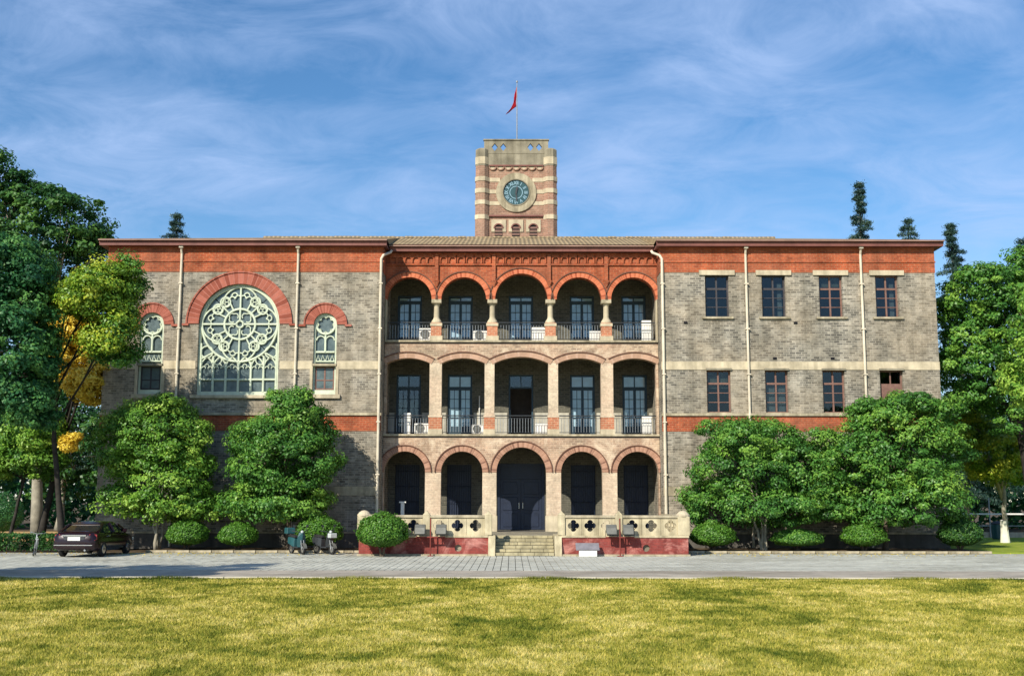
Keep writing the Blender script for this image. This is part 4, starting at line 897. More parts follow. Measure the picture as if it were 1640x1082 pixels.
for x in (EX0 + 0.04, EX1 - 0.24):
    for k in range(6): part('balustrade_panel', MB().plate(rect(50.6 + k * 1.02, 51.61 + k * 1.02, 0.871, 1.6), [quat(51.1 + k * 1.02, 1.28)], x, x + 0.2, 'X'), E_, mat='cream_paint')
    part('handrail', MB().box(x - 0.05, x + 0.25, 50.55, 56.75, 1.601, 1.72), E_, mat='stone_dirty')
# cheek walls and steps, built of stone blocks
for x0 in (S0 - 0.3, S1 + 0.001):
    part('stair_cheek', MB().plate([(EY - 0.28, 0.0), (EY + 1.99, 0.0), (EY + 1.99, 0.88), (EY + 0.1, 0.88), (EY - 0.02, 0.84), (EY - 0.26, 0.1)], [], x0, x0 + 0.299, 'X'), E_, mat='cream_paint')
nst = 6
for k in range(nst):
    st = part('step', MB().box(S0 + 0.001, S1 - 0.001, EY - 0.2 + k * 0.36 + 0.05, EY + 2.0 - 0.001, k * 0.136 + (0.001 if k else 0), (k + 1) * 0.136 - 0.004), E_, mat='joint')
    x = S0 + 0.01; 
    while x < S1 - 0.05:
        w_ = min(random.uniform(0.34, 0.75), S1 - 0.012 - x)
        if S1 - x - w_ < 0.2: w_ = S1 - 0.012 - x
        part('step_block', MB().box(x, x + w_ - 0.012, EY - 0.2 + k * 0.36 + random.uniform(-0.015, 0.01), EY - 0.2 + k * 0.36 + 0.4, k * 0.136 + 0.012, (k + 1) * 0.136), st, mat='step', bevel=0.01)
        x += w_

# ------------------------------------------------------------------ air conditioners and boxes on the verandahs
def ac(x, z, w, h, fan, label, y=58.98):
    t = thing('air_conditioner', label, 'air conditioner', (x, y, z), 'outdoor air-conditioning units on the verandahs')
    d = 0.32
    part('casing', MB().box(x - w / 2, x + w / 2, y - d / 2, y + d / 2, z + 0.07, z + h), t, mat='white', bevel=0.02)
    for s_ in (-1, 1): part('foot', MB().box(x + s_ * w * 0.32 - 0.04, x + s_ * w * 0.32 + 0.04, y - d / 2, y + d / 2, z + 0.001, z + 0.069), t, mat='ac_dark')
    if fan:
        r_ = min(0.23, h * 0.38); fx, fz = x - w * 0.14, z + 0.05 + h / 2
        g = part('fan_guard', MB().ring(fx, fz, r_ * 0.93, r_, y - d / 2 - 0.03, y - d / 2 - 0.001, 0, 2 * PI, 20), t, mat='ac_dark')
        part('fan_recess', MB().plate(cpoly(fx, fz, r_ * 0.92), [], y - d / 2 - 0.006, y - d / 2 - 0.001), g, mat='ac_dark')
        for k in range(3):
            a_ = k * 2.1; part('fan_blade', MB().plate([(fx, fz), (fx + r_ * 0.85 * math.cos(a_), fz + r_ * 0.85 * math.sin(a_)), (fx + r_ * 0.85 * math.cos(a_ + 0.7), fz + r_ * 0.85 * math.sin(a_ + 0.7))], [], y - d / 2 - 0.016, y - d / 2 - 0.008), g, mat='lamp_grey')
        part('hub', MB().ring(fx, fz, 0.001, 0.05, y - d / 2 - 0.025, y - d / 2 - 0.017, 0, 2 * PI, 10), g, mat='lamp_grey')
    return t
ac(-4.42, Z2, 0.86, 0.72, True, 'white air conditioner behind the top-verandah column nearest the rose-window wing')
ac(-1.6, Z2, 0.86, 0.62, True, 'low fan-fronted air conditioner behind the top verandah\'s second column from the rose-window wing')
ac(1.42, Z2, 0.8, 0.78, False, 'plain cream unit beside the centre door of the top verandah')
ac(4.42, Z2, 0.8, 0.6, False, 'low plain unit on the top verandah, one bay past the centre')
ac(7.0, Z2, 0.5, 1.15, False, 'tall white unit against the plain-windowed wing on the top verandah')
ac(-4.62, Z1, 0.82, 0.6, True, 'fan-fronted air conditioner beside the tall white cabinet, middle verandah')
ac(-1.72, Z1, 0.7, 0.52, True, 'fan-fronted air conditioner below the thin white pipe, middle verandah')
ac(1.55, Z1, 0.72, 0.6, False, 'cream air conditioner beside the open centre doorway, middle verandah')
ac(6.95, Z1, 0.5, 0.95, False, 'white unit against the plain-windowed wing on the middle verandah')
t = thing('metal_cabinet', 'narrow tall white cabinet standing on the middle verandah', 'cabinet', (-5.4, 58.98, Z1))
part('casing', MB().box(-5.58, -5.22, 58.8, 59.15, Z1 + 0.001, Z1 + 1.12), t, mat='white', bevel=0.015)
part('door_seam', MB().box(-5.55, -5.25, 58.79, 58.799, Z1 + 0.1, Z1 + 1.05), t, mat='white')
part('handle', MB().box(-5.3, -5.28, 58.765, 58.789, Z1 + 0.5, Z1 + 0.65), t, mat='chrome')
t = thing('vent_pipe', 'thin white upright pipe on the middle verandah wall', 'pipe', (-1.6, 60.9, Z1))
part('riser', MB().tube([(-1.75, 60.9, Z1), (-1.75, 60.9, 7.9)], 0.03, 6), t, mat='white')
part('clip', MB().box(-1.79, -1.71, 60.9, 60.978, 7.2, 7.25), t, mat='white')
t = thing('white_post', 'short white post in the ground-floor arch next to the rose-window wing', 'post', (-5.55, 58.75, ZG))
part('shaft', MB().box(-5.66, -5.48, 58.72, 58.86, ZG, 2.24), t, mat='white', bevel=0.01)
part('cap', MB().box(-5.74, -5.4, 58.7, 58.88, 2.241, 2.31), t, mat='white')

# ------------------------------------------------------------------ floodlights, plaque
def floodlight(x, y, label, hs):
    t = thing('floodlight_post', label, 'floodlight', (x, y, 0.0), 'twin floodlights before the terrace')
    part('pole', MB().tube([(x, y, 0.0), (x, y, 1.6)], 0.03, 8), t, mat='rust')
    part('base_plate', MB().box(x - 0.12, x + 0.12, y - 0.12, y + 0.12, 0.0, 0.03), t, mat='rust')
    part('crossbar', MB().box(x - 0.62, x + 0.62, y - 0.025, y + 0.025, 0.78, 0.83), t, mat='rust')
    for s_ in (-1, 1):
        cx = x + s_ * hs
        prof = [(-0.26, -0.14), (-0.1, 0.14), (0.16, 0.3), (0.3, 0.22), (0.22, -0.05)]
        h_ = part('lamp_head', MB().loft([[(cx + q, y + a_ * 0.8, 1.06 + c_) for a_, c_ in prof] for q in (-0.23, 0.23)]), t, mat='lamp_grey', bevel=0.03)
        part('lamp_glass', MB().loft([[(cx + q, y - 0.012 + a_ * 0.8, 1.06 - 0.01 + c_) for a_, c_ in ((-0.25, -0.17), (0.21, -0.08), (0.22, -0.06), (-0.26, -0.15))] for q in (-0.21, 0.21)]), h_, mat='car_glass')
        part('bracket', MB().box(cx - 0.26, cx - 0.24, y - 0.03, y + 0.03, 0.831, 1.1), h_, mat='iron')
        part('bracket', MB().box(cx + 0.24, cx + 0.26, y - 0.03, y + 0.03, 0.831, 1.1), h_, mat='iron')
floodlight(-3.48, 49.55, 'twin grey floodlights on a rusty post beside the round bush', 0.45)
floodlight(4.62, 49.55, 'twin grey floodlights on a rusty post near the white plaque block', 0.36)
t = thing('plaque_block', 'low white block with sloping grey plaque before the red base wall', 'plaque', (3.23, 49.5, 0))
part('block', MB().loft([[(x, 49.35, 0.0), (x, 49.72, 0.0), (x, 49.72, 0.5), (x, 49.35, 0.26)] for x in (2.86, 3.62)]), t, mat='white', bevel=0.012)
part('plaque', MB().loft([[(x, 49.33, 0.262), (x, 49.74, 0.52), (x, 49.74, 0.56), (x, 49.32, 0.3)] for x in (2.72, 3.72)]), t, mat='plate_grey')

# ------------------------------------------------------------------ foliage
def leaf_mesh(name, pos, nrm, length, width, tint, mat, rng):
    n = len(pos)
    nrm = nrm / (np.linalg.norm(nrm, axis=1, keepdims=True) + 1e-9)
    rv = rng.normal(size=(n, 3)); t = rv - nrm * np.sum(rv * nrm, axis=1, keepdims=True); t /= np.linalg.norm(t, axis=1, keepdims=True) + 1e-9
    b = np.cross(nrm, t)
    L = (length * rng.uniform(0.7, 1.3, (n, 1))); Wd = width * rng.uniform(0.7, 1.3, (n, 1))
    v = np.empty((n, 4, 3)); v[:, 0] = pos - t * L / 2; v[:, 1] = pos + b * Wd / 2 + nrm * Wd * 0.15; v[:, 2] = pos + t * L / 2 - nrm * L * 0.12; v[:, 3] = pos - b * Wd / 2 + nrm * Wd * 0.15
    me = bpy.data.meshes.new(name)
    me.vertices.add(n * 4); me.vertices.foreach_set('co', v.reshape(-1))
    me.loops.add(n * 4); me.loops.foreach_set('vertex_index', np.arange(n * 4, dtype=np.int32))
    me.polygons.add(n); me.polygons.foreach_set('loop_start', np.arange(0, n * 4, 4, dtype=np.int32)); me.polygons.foreach_set('loop_total', np.full(n, 4, dtype=np.int32))
    at = me.attributes.new('tint', 'FLOAT', 'POINT'); at.data.foreach_set('value', np.repeat(np.clip(tint, 0, 1), 4).astype(np.float32))
    me.materials.append(mat); me.update(calc_edges=True); me.validate()
    return me
def rdir(rng, n):
    d = rng.normal(size=(n, 3)); return d / np.linalg.norm(d, axis=1, keepdims=True)
def crown(name, lobes, n, size, mat, seed, puff=0.5, per=60, core=0.16, flat=0.55, zmin=-9, low=-0.75):
    rng = np.random.default_rng(seed)
    c = np.array([[l[0], l[1], l[2]] for l in lobes], float); r = np.array([[l[3], l[4], l[5]] for l in lobes], float)
    c0, r0_ = c.copy(), r.copy()
    for i in range(len(c0)):
        for _ in range(3):
            d = rdir(rng, 1)[0]
            if d[2] < -0.3: d[2] *= -1
            k_ = rng.uniform(0.28, 0.5)
            c = np.vstack([c, c0[i] + d * r0_[i] * 0.86]); r = np.vstack([r, r0_[i] * k_ + 0.12])
    nl = len(c)
    area = (r[:, 0] * r[:, 2] + r[:, 1] * r[:, 2] + r[:, 0] * r[:, 1]); pr = area / area.sum()
    K = max(8, int(n * (1 - core) / per)); cen = []; dirs = []; lob = []; lt = rng.uniform(-0.2, 0.2, nl)
    while len(cen) < K:
        i = rng.choice(nl, p=pr); d = rdir(rng, 1)[0]
        if d[2] < low: continue
        p = c[i] + d * r[i] * rng.uniform(0.78, 1.0)
        q = np.sqrt((((p - c) / r) ** 2).sum(1)); q[i] = 9
        if q.min() < 0.72: continue
        cen.append(p); dirs.append(d); lob.append(i)
    cen = np.array(cen); dirs = np.array(dirs)
    idx = np.repeat(np.arange(K), per); m = len(idx)
    q = rdir(rng, m) * rng.uniform(0.15, 1.0, (m, 1)) ** 0.5
    pr_ = (puff * rng.uniform(0.55, 1.45, K))[idx][:, None]
    pos = cen[idx] + q * pr_ * np.array([1, 1, flat])
    nr = 1.0 * q + 0.5 * dirs[idx] + np.array([0, 0, 0.45]) + 0.38 * rng.normal(size=(m, 3))
    ti = rng.uniform(0.0, 1.0, K)[idx] * 0.6 + 0.24 + lt[np.array(lob)][idx] + rng.normal(0, 0.14, m)
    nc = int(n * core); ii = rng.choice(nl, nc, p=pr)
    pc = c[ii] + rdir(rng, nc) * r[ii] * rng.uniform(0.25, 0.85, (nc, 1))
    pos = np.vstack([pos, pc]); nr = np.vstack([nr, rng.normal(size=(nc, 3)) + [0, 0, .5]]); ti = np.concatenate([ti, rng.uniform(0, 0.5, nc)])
    k = pos[:, 2] > zmin
    return leaf_mesh(name, pos[k], nr[k], size, size * 0.55, ti[k], LEAF[mat], rng)
def trunk_mesh(base, top, r0, lobes, bark, seed, lean=0.15, stems=1):
    rnd = random.Random(seed); m = MB(); base = Vector(base); top = Vector(top)
    for s_ in range(stems):
        off = Vector((rnd.uniform(-1, 1), rnd.uniform(-1, 1), 0)) * (0.12 * (stems > 1)); n = 7
        tp = top + Vector((rnd.uniform(-1, 1), rnd.uniform(-1, 1), 0)) * (0.6 if stems > 1 else 0.1)
        pts = [base + off + (tp - base - off) * (i / n) + Vector((rnd.uniform(-1, 1), rnd.uniform(-1, 1), 0)) * lean * 0.3 * (0 < i < n) for i in range(n + 1)]
        rr = [r0 * (1.35 if i == 0 else 1.08 if i == 1 else 1.0 - 0.45 * i / n) / (stems ** 0.4) for i in range(n + 1)]
        m.tube(pts, rr, 10)
    for l in lobes:
        e = Vector(l[:3]); st = base + (top - base) * rnd.uniform(0.65, 0.98)
        mid = st.lerp(e, 0.5) + Vector((rnd.uniform(-.3, .3), rnd.uniform(-.3, .3), 0.25))
        m.tube([st, mid, e], [r0 * 0.45, r0 * 0.3, r0 * 0.12], 6)
        for _ in range(3):
            e2 = e + Vector((rnd.uniform(-1, 1) * l[3], rnd.uniform(-1, 1) * l[4], rnd.uniform(-.3, .9) * l[5])) * 0.75
            m.tube([mid, mid.lerp(e2, 0.55) + Vector((0, 0, .15)), e2], [r0 * 0.22, r0 * 0.15, r0 * 0.05], 5)
    return m
def tree(name, label, base, top, r0, lobes, n, size, mat, seed, bark='bark', group=None, stems=1, puff=0.5, lean=0.15, per=110, core=0.14, low=-0.75, zmin=-9, extra=None):
    t = thing(name, label, 'tree', base, group)
    part('trunk', trunk_mesh(base, top, r0, lobes, bark, seed, lean, stems), t, mat=bark, smooth=True)
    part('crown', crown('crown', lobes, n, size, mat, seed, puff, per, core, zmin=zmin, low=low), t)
    for e in extra or []: part('crown', crown('crown', e[0], e[1], size, e[2], seed + 5, puff, per, core, zmin=zmin), t)
    return t
def L(ls, y, ry=1.0, cap=9): return [(x, y + random.uniform(-.15, .15), z, a, min(a * ry, cap), c) for x, z, a, c in ls]

GB = 'evergreen trees along the wing walls'
tree('bed_tree', 'multi-stemmed tree with fresh pale lower crown by the maroon car', (-16.6, 54.5, 0), (-16.6, 54.5, 2.6), 0.13,
     L([(-16.0, 3.2, 2.0, 1.75), (-16.0, 2.0, 1.8, 0.9), (-16.75, 5.3, 2.25, 1.5), (-18.4, 5.0, 1.25, 1.6), (-18.5, 2.6, 1.0, 1.4), (-16.6, 6.35, 1.35, 0.8), (-14.9, 4.7, 0.8, 1.4)], 54.3, 1, 2.3), 52000, 0.155, 'bright', 11, 'bark_pale', GB, 3)
tree('bed_tree', 'cone-topped evergreen behind the two parked scooters', (-10.5, 54.5, 0), (-10.6, 54.5, 2.6), 0.12,
     L([(-11.1, 2.3, 2.6, 1.1), (-10.7, 4.2, 2.7, 1.65), (-10.55, 5.6, 1.75, 1.35), (-10.48, 6.75, 0.95, 0.7)], 54.3, 1, 2.4), 54000, 0.15, 'mid', 112, 'bark', GB, 1)
tree('bed_tree', 'low spreading multi-stemmed evergreen beside the terrace end post', (11.8, 54.5, 0), (11.7, 54.5, 2.2), 0.13,
     L([(11.4, 2.0, 3.3, 1.15), (11.05, 3.8, 2.8, 1.7), (11.3, 5.15, 2.1, 1.05), (13.5, 3.7, 1.9, 1.8), (14.7, 2.5, 1.5, 1.4)], 54.3, 1, 2.4), 56000, 0.15, 'mid', 13, 'bark_pale', GB, 4)
tree('bed_tree', 'tall broad evergreen hiding the lower end of the plain-windowed wing', (17.5, 54.4, 0), (17.7, 54.4, 2.8), 0.13,
     L([(18.2, 2.1, 3.3, 1.2), (18.0, 4.6, 2.9, 2.0), (17.95, 6.25, 1.8, 0.95), (19.8, 5.6, 1.5, 1.5), (15.9, 4.0, 1.5, 1.5)], 54.2, 1, 2.5), 60000, 0.16, 'mid', 14, 'bark', GB, 1)
GT = 'big trees at the sides of the building'
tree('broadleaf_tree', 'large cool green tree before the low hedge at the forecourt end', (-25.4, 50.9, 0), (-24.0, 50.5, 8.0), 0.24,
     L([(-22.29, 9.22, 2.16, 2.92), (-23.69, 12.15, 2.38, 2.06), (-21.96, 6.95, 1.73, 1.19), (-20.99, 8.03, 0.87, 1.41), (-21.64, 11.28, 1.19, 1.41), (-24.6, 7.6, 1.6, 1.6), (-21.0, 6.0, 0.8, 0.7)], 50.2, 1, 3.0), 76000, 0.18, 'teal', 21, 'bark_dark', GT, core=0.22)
tree('broadleaf_tree', 'tallest dark green tree standing behind the rose-window wing corner', (-26.4, 64.5, 0), (-26.9, 63.6, 14.0), 0.3,
     L([(-29.1, 20.4, 1.5, 1.7), (-25.1, 17.4, 1.9, 2.2), (-27.5, 18.1, 2.1, 2.1), (-23.6, 15.9, 1.1, 1.6), (-26.3, 15.6, 2.4, 2.1), (-30.4, 18.8, 2.1, 2.4), (-28.5, 13.5, 3.0, 2.4), (-32, 15, 2.6, 3)], 63, 1, 3), 60000, 0.22, 'dark', 22, 'bark_pale', GT, core=0.2)
tree('broadleaf_tree', 'bright yellow-green tree reaching towards the outer arched window', (-20.6, 53.3, 0), (-21.4, 52.4, 8.6), 0.15,
     L([(-19.04, 11.29, 1.44, 1.05), (-18.18, 11.96, 0.91, 1.0), (-20.09, 11.2, 0.86, 0.77), (-18.04, 10.05, 0.77, 1.15), (-18.47, 9.28, 0.77, 0.67)], 50.9, 1, 1.8), 32000, 0.15, 'lime', 23, 'bark_dark', GT, core=0.2,
     extra=[(L([(-17.94, 11.87, 0.96, 1.24), (-17.89, 9.57, 0.96, 1.15), (-18.18, 8.81, 0.86, 0.67)], 51.6, 1, 1.6), 14000, 'mid')])
tree('ginkgo_tree', 'golden autumn tree beside the rose-window wing corner', (-24.2, 59.4, 0), (-23.2, 59.2, 6.0), 0.2,
     L([(-22.1, 9.1, 1.5, 1.9), (-21.7, 8.5, 1.0, 1.8), (-23.0, 9.9, 1.2, 1.4), (-22.4, 5.0, 0.35, 0.4), (-21.9, 5.5, 0.25, 0.3), (-22.0, 10.9, 1.2, 1.1)], 57.6, 1, 1.2), 38000, 0.17, 'yellow', 24, 'bark_dark', GT, core=0.2)
tree('young_tree', 'slender leaning young tree with fresh green crown by the low hedge', (-25.3, 58.3, 0), (-24.6, 58.1, 4.0), 0.1,
     L([(-24.5, 5.5, 1.55, 1.45), (-25.3, 4.35, 1.3, 0.95), (-23.7, 4.15, 1.0, 0.9), (-26.5, 4.1, 0.9, 0.8)], 58, 1, 1.8), 24000, 0.17, 'bright', 25, 'bark_dark', GT)
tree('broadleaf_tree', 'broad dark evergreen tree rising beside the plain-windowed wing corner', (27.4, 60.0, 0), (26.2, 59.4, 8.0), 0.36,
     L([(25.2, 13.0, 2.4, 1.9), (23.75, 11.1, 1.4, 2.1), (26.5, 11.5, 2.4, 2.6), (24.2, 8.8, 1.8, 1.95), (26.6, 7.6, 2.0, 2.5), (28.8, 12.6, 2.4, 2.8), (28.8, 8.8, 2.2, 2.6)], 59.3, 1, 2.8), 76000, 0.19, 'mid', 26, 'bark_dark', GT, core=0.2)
t = tree('broadleaf_tree', 'small yellowing tree with limewashed trunk on the side lawn', (28.2, 66.3, 0), (28.0, 65.9, 3.2), 0.17,
     L([(27.6, 4.9, 2.1, 1.7), (26.3, 6.3, 1.3, 1.7), (28.1, 3.9, 1.5, 0.9), (25.9, 7.9, 1.05, 1.2), (29.4, 5.4, 1.4, 1.4)], 65.3, 1, 2.0), 30000, 0.18, 'lime', 27, 'bark_pale', GT)
part('limewash_band', MB().tube([(28.2, 66.3, 0.03), (28.17, 66.24, 0.6), (28.12, 66.15, 1.3)], [0.27, 0.22, 0.2], 12), t, mat='limewash')
tree('broadleaf_tree', 'fresh green tree at the end of the forecourt by the side lawn', (23.2, 47.6, 0), (22.6, 47.3, 6.0), 0.22,
     L([(22.0, 7.7, 1.3, 2.0), (22.3, 9.6, 1.2, 1.3), (23.8, 8.4, 1.6, 2.2)], 47.2, 1, 2), 26000, 0.17, 'bright', 28, 'bark', GT)
# trees standing out of frame whose shade falls over the forecourt
tree('broadleaf_tree', 'lawn-corner tree whose shade falls across the paved forecourt', (-20.6, 26.5, 0), (-20.4, 26.6, 6.5), 0.28,
     L([(-20.2, 9.0, 2.8, 2.3), (-19.6, 11.2, 1.8, 1.4), (-22.5, 9.6, 2.6, 2.2), (-18.6, 8.0, 1.6, 1.3), (-23.5, 7.2, 2.2, 1.8), (-21.5, 6.4, 2.4, 1.4)], 26.6, 1, 2.6), 22000, 0.3, 'teal', 29, 'bark', GT, core=0.25)
# conifers behind the building
def conifer(label, x, y, h, r, seed, n, mat='conifer'):
    rng = np.random.default_rng(seed); t = thing('conifer', label, 'tree', (x, y, 0), 'conifers behind the building')
    part('trunk', MB().tube([(x, y, 0), (x + 0.1, y, h * 0.5), (x, y, h * 0.985)], [0.32, 0.2, 0.02], 8), t, mat='bark_dark')
    pos = []; nr = []; ti = []
    tiers = int(h / 0.55)
    for k in range(tiers):
        f = k / tiers; z = h * (0.12 + 0.88 * f); rad = r * (1 - f) ** 0.85 * rng.uniform(0.55, 1.2) + 0.08
        nb = max(3, int(6 * (1 - f) + 2.5))
        for b_ in range(nb):
            a = rng.uniform(0, 2 * PI); ll = rad * rng.uniform(0.55, 1.1); m_ = max(5, int(n / tiers / nb))
            s_ = rng.uniform(0.05, 1, m_)
            p = np.stack([x + math.cos(a) * ll * s_, y + math.sin(a) * ll * s_, z + 0.12 * ll * s_ - 0.3 * ll * s_ ** 2], 1) + rng.normal(0, 1, (m_, 3)) * (0.05 + 0.13 * (1 - s_[:, None]) + 0.03) * [1, 1, 0.7]
            pos.append(p); nr.append(rng.normal(size=(m_, 3)) + [0, 0, 0.6]); ti.append(np.full(m_, rng.uniform(0.1, 0.9)))
    part('crown', leaf_mesh('crown', np.vstack(pos), np.vstack(nr), 0.24, 0.05, np.concatenate(ti), LEAF[mat], rng), t)
conifer('small ragged conifer tip showing above the rose-window wing roof', -25.3, 84, 24.0, 9.0, 41, 22000)
conifer('tallest slim conifer standing behind the plain-windowed wing roof', 26.2, 84, 26.5, 4.6, 42, 30000)
conifer('short open conifer tip over the end of the plain-windowed wing roof', 29.8, 84, 23.7, 7.0, 43, 20000)
conifer('conifer standing free just past the plain-windowed wing corner', 32.8, 83.5, 23.2, 5.2, 44, 34000)
conifer('conifer tip poking up behind the broad dark evergreen', 38.6, 85, 22.4, 5, 45, 16000)

# clipped bushes
def bush(label, x, y, w, h, seed, mat='hedge', stem=0.3, n=9000):
    rng = np.random.default_rng(seed); t = thing('clipped_bush', label, 'bush', (x, y, 0.05), 'round clipped bushes before the building')
    m = MB()
    for k in range(4):
        a = k * 1.6 + seed; m.tube([(x + 0.05 * math.cos(a), y + 0.05 * math.sin(a), 0.0), (x + 0.12 * math.cos(a), y + 0.12 * math.sin(a), stem * 0.8), (x + 0.5 * math.cos(a), y + 0.4 * math.sin(a), stem + h * 0.3)], [0.06, 0.05, 0.02], 6)
    part('stem', m, t, mat='bark')
    d = rdir(rng, n); k = rng.uniform(0.86, 1.0, (n, 1)); lo = d[:, 2] < 0
    stray = 1 + (rng.uniform(size=(n, 1)) < 0.05) * rng.uniform(0.02, 0.14, (n, 1))
    lump = stray + 0.06 * np.sin(d[:, :1] * 7 + seed) * np.sin(d[:, 1:2] * 6 + 1.3 * seed) + 0.025 * np.sin(d[:, 2:] * 9 + d[:, :1] * 5)
    h = h * 1.12; hz = (h - stem); zc = stem + hz * 0.38
    rad = np.array([w / 2, w / 2, hz * 0.62]); p = d * rad * k * lump
    p[lo, 2] *= 0.6
    p += [x, y, zc]
    nr = d * np.array([1, 1, 1.2]) + 0.55 * rng.normal(size=(n, 3))
    pi_ = rdir(rng, n // 4) * rad * 0.75 * rng.uniform(0.4, 1, (n // 4, 1)) * [1, 1, 0.8] + [x, y, zc]
    pos = np.vstack([p, pi_]); nr = np.vstack([nr, rng.normal(size=(n // 4, 3))])
    ti = np.clip(rng.normal(0.5, 0.2, len(pos)), 0, 1)
    part('foliage', leaf_mesh('foliage', pos, nr, 0.1, 0.055, ti, LEAF[mat], rng), t)
bush('wide clipped bush nearest the maroon car, beside a pale forked trunk', -15.0, 53.5, 1.9, 1.32, 1)
bush('small bright clipped bush between the car-side tree and the cone-topped tree', -12.6, 53.4, 1.8, 1.2, 2)
bush('tall clipped bush right behind the parked scooters', -8.9, 53.4, 2.2, 1.5, 3)
bush('large dark clipped bush before the terrace balustrade', -5.5, 49.2, 2.15, 1.65, 4, 'hedge', 0.4, 12000)
bush('clipped bush tucked against the end of the terrace', 9.25, 53.5, 2.1, 1.2, 5)
bush('low flat shaded bush beside the pale forked stems', 13.2, 53.7, 2.4, 0.95, 6, 'mid')
bush('bright domed bush under the tall broad evergreen', 16.2, 53.4, 2.05, 1.22, 7)
bush('dark bush at the bed end by the side lawn', 20.9, 54.1, 2.0, 1.4, 8, 'dark')
bush('rounded bush far off along the sandy path', -33.5, 76, 2.6, 2.6, 9, 'teal')
# low hedge left
rng = np.random.default_rng(77); n = 26000
hp = np.stack([rng.uniform(-45, -20.3, n), rng.uniform(54.2, 57.0, n), rng.uniform(0.02, 0.7, n)], 1)
side = rng.uniform(size=n) < 0.45; hp[side, 1] = 54.2 + rng.normal(0, 0.06, side.sum()); top_ = (~side) & (rng.uniform(size=n) < 0.7); hp[top_, 2] = 0.68 + rng.normal(0, 0.04, top_.sum())
t = thing('hedge', 'low dark clipped hedge running beside the maroon car', 'hedge', (-32, 55.5, 0))
part('foliage', leaf_mesh('foliage', hp, rng.normal(size=(n, 3)) + [0, -0.5, 0.8], 0.13, 0.07, rng.normal(0.4, 0.2, n), LEAF['dark'], rng), t)
hs = MB()
for k in range(30): x = -44.5 + k * 0.8; hs.tube([(x, 55.5, 0), (x + 0.1, 55.4, 0.5)], [0.03, 0.015], 5)
part('stem', hs, t, mat='bark')

# background trees
GF = 'background trees beyond the building'
bgt = [(-36, 92, 11, 3.6, 'dark', 'dark tree beyond the sandy path, behind the rounded bush'), (-44, 96, 12, 4.2, 'teal', 'cool green tree beyond the sandy path'),
       (-29.5, 90, 10, 3.0, 'dark', 'dark tree behind the golden ginkgo'), (-52, 90, 13, 4.5, 'mid', 'leafy tree at the outer edge of the grounds by the path'),
       (36, 92, 10, 3.6, 'teal', 'dark tree behind the white court rail'), (44, 95, 12, 4.2, 'dark', 'tall dark tree at the outer end of the court'),
       (29, 88, 9, 3.0, 'dark', 'dense tree close behind the plain-windowed wing corner')]
for i, (x, y, h, r, mt, lb) in enumerate(bgt):
    rr_ = random.Random(i)
    tree('background_tree', lb, (x, y, 0), (x + 0.3, y, h * 0.5), 0.3,
         [(x + rr_.uniform(-1, 1) * r * 0.5, y + rr_.uniform(-1, 1), h * f, r * k, r * k, r * k * 0.75) for f, k in ((0.45, 0.9), (0.6, 1.0), (0.75, 0.85), (0.9, 0.6), (0.35, 0.8))], 9000, 0.4, mt, 60 + i, 'bark_pale' if i % 2 == 0 else 'bark_dark', GF, puff=0.9, core=0.3)
rng = np.random.default_rng(5); n = 42000
wp = np.stack([rng.uniform(-95, 95, n), rng.uniform(102, 116, n), rng.uniform(0, 1, n) ** 0.8], 1)
wp[:, 2] *= 9.5 + 2.5 * np.sin(wp[:, 0] * 0.35) + 1.6 * np.sin(wp[:, 0] * 0.83 + 1)
wo = link(bpy.data.objects.new('far_woodland', leaf_mesh('far_woodland', wp, rng.normal(size=(n, 3)) + [0, -.4, .5], 0.85, 0.5, rng.uniform(0, 0.7, n), LEAF['teal'], rng)))
wo['kind'] = 'stuff'; wo['label'] = 'dark mass of far woodland closing the grounds'; wo['category'] = 'woodland'

# ------------------------------------------------------------------ court fence, bin on the right
t = thing('court_fence', 'white railed wire fence of a court beyond the side lawn', 'fence', (37, 76.5, 0))
for k in range(9):
    x = 26 + k * 2.8; part('post', MB().tube([(x, 76.5, 0), (x, 76.5, 2.6)], 0.045, 6), t, mat='iron_grey')
part('rail', MB().box(25.5, 49, 76.42, 76.46, 1.5, 1.6), t, mat='white')
part('rail', MB().box(25.5, 49, 76.43, 76.46, 0.75, 0.8), t, mat='iron_grey')
part('low_wall', MB().box(25.5, 49, 76.6, 76.8, 0, 0.35), t, mat='stone')
t = thing('litter_bin', 'dark green litter bin on the side lawn before the fence', 'bin', (30.4, 72.5, 0.03))
part('bin_body', MB().lathe(30.4, 72.5, [(0.3, 0.03), (0.36, 0.1), (0.38, 0.9), (0.36, 0.95)], 12), t, mat='teal')
part('lid', MB().lathe(30.4, 72.5, [(0.4, 0.951), (0.4, 1.0), (0.25, 1.12), (0.05, 1.15)], 12), t, mat='iron')

# ------------------------------------------------------------------ car (built facing +Y, rear bumper at y = 0)
CARX, CARY = -18.1, 47.9
car = thing('parked_car', 'dark maroon saloon parked with its rear to the forecourt', 'car', (CARX, CARY, 0))
def cp(name, mb, mat, parent=None, smooth=False, bevel=0.0):
    me = mb.mesh(name, mat, smooth, bevel)
    return part(name, me, parent or car, (CARX, CARY, 0))
st = [  # y, half width, z bottom, z shoulder, z deck, rounding
 (0.00, 0.70, 0.42, 0.62, 0.66), (0.04, 0.82, 0.34, 0.78, 0.90), (0.12, 0.88, 0.30, 0.88, 1.02), (0.45, 0.915, 0.27, 0.93, 1.07), (1.0, 0.92, 0.24, 0.94, 1.06),
 (2.0, 0.92, 0.22, 0.92, 1.0), (3.1, 0.92, 0.22, 0.9, 0.98), (3.7, 0.91, 0.24, 0.86, 0.95), (4.3, 0.87, 0.28, 0.76, 0.85), (4.6, 0.78, 0.32, 0.66, 0.74), (4.7, 0.66, 0.4, 0.56, 0.62)]
rings = []
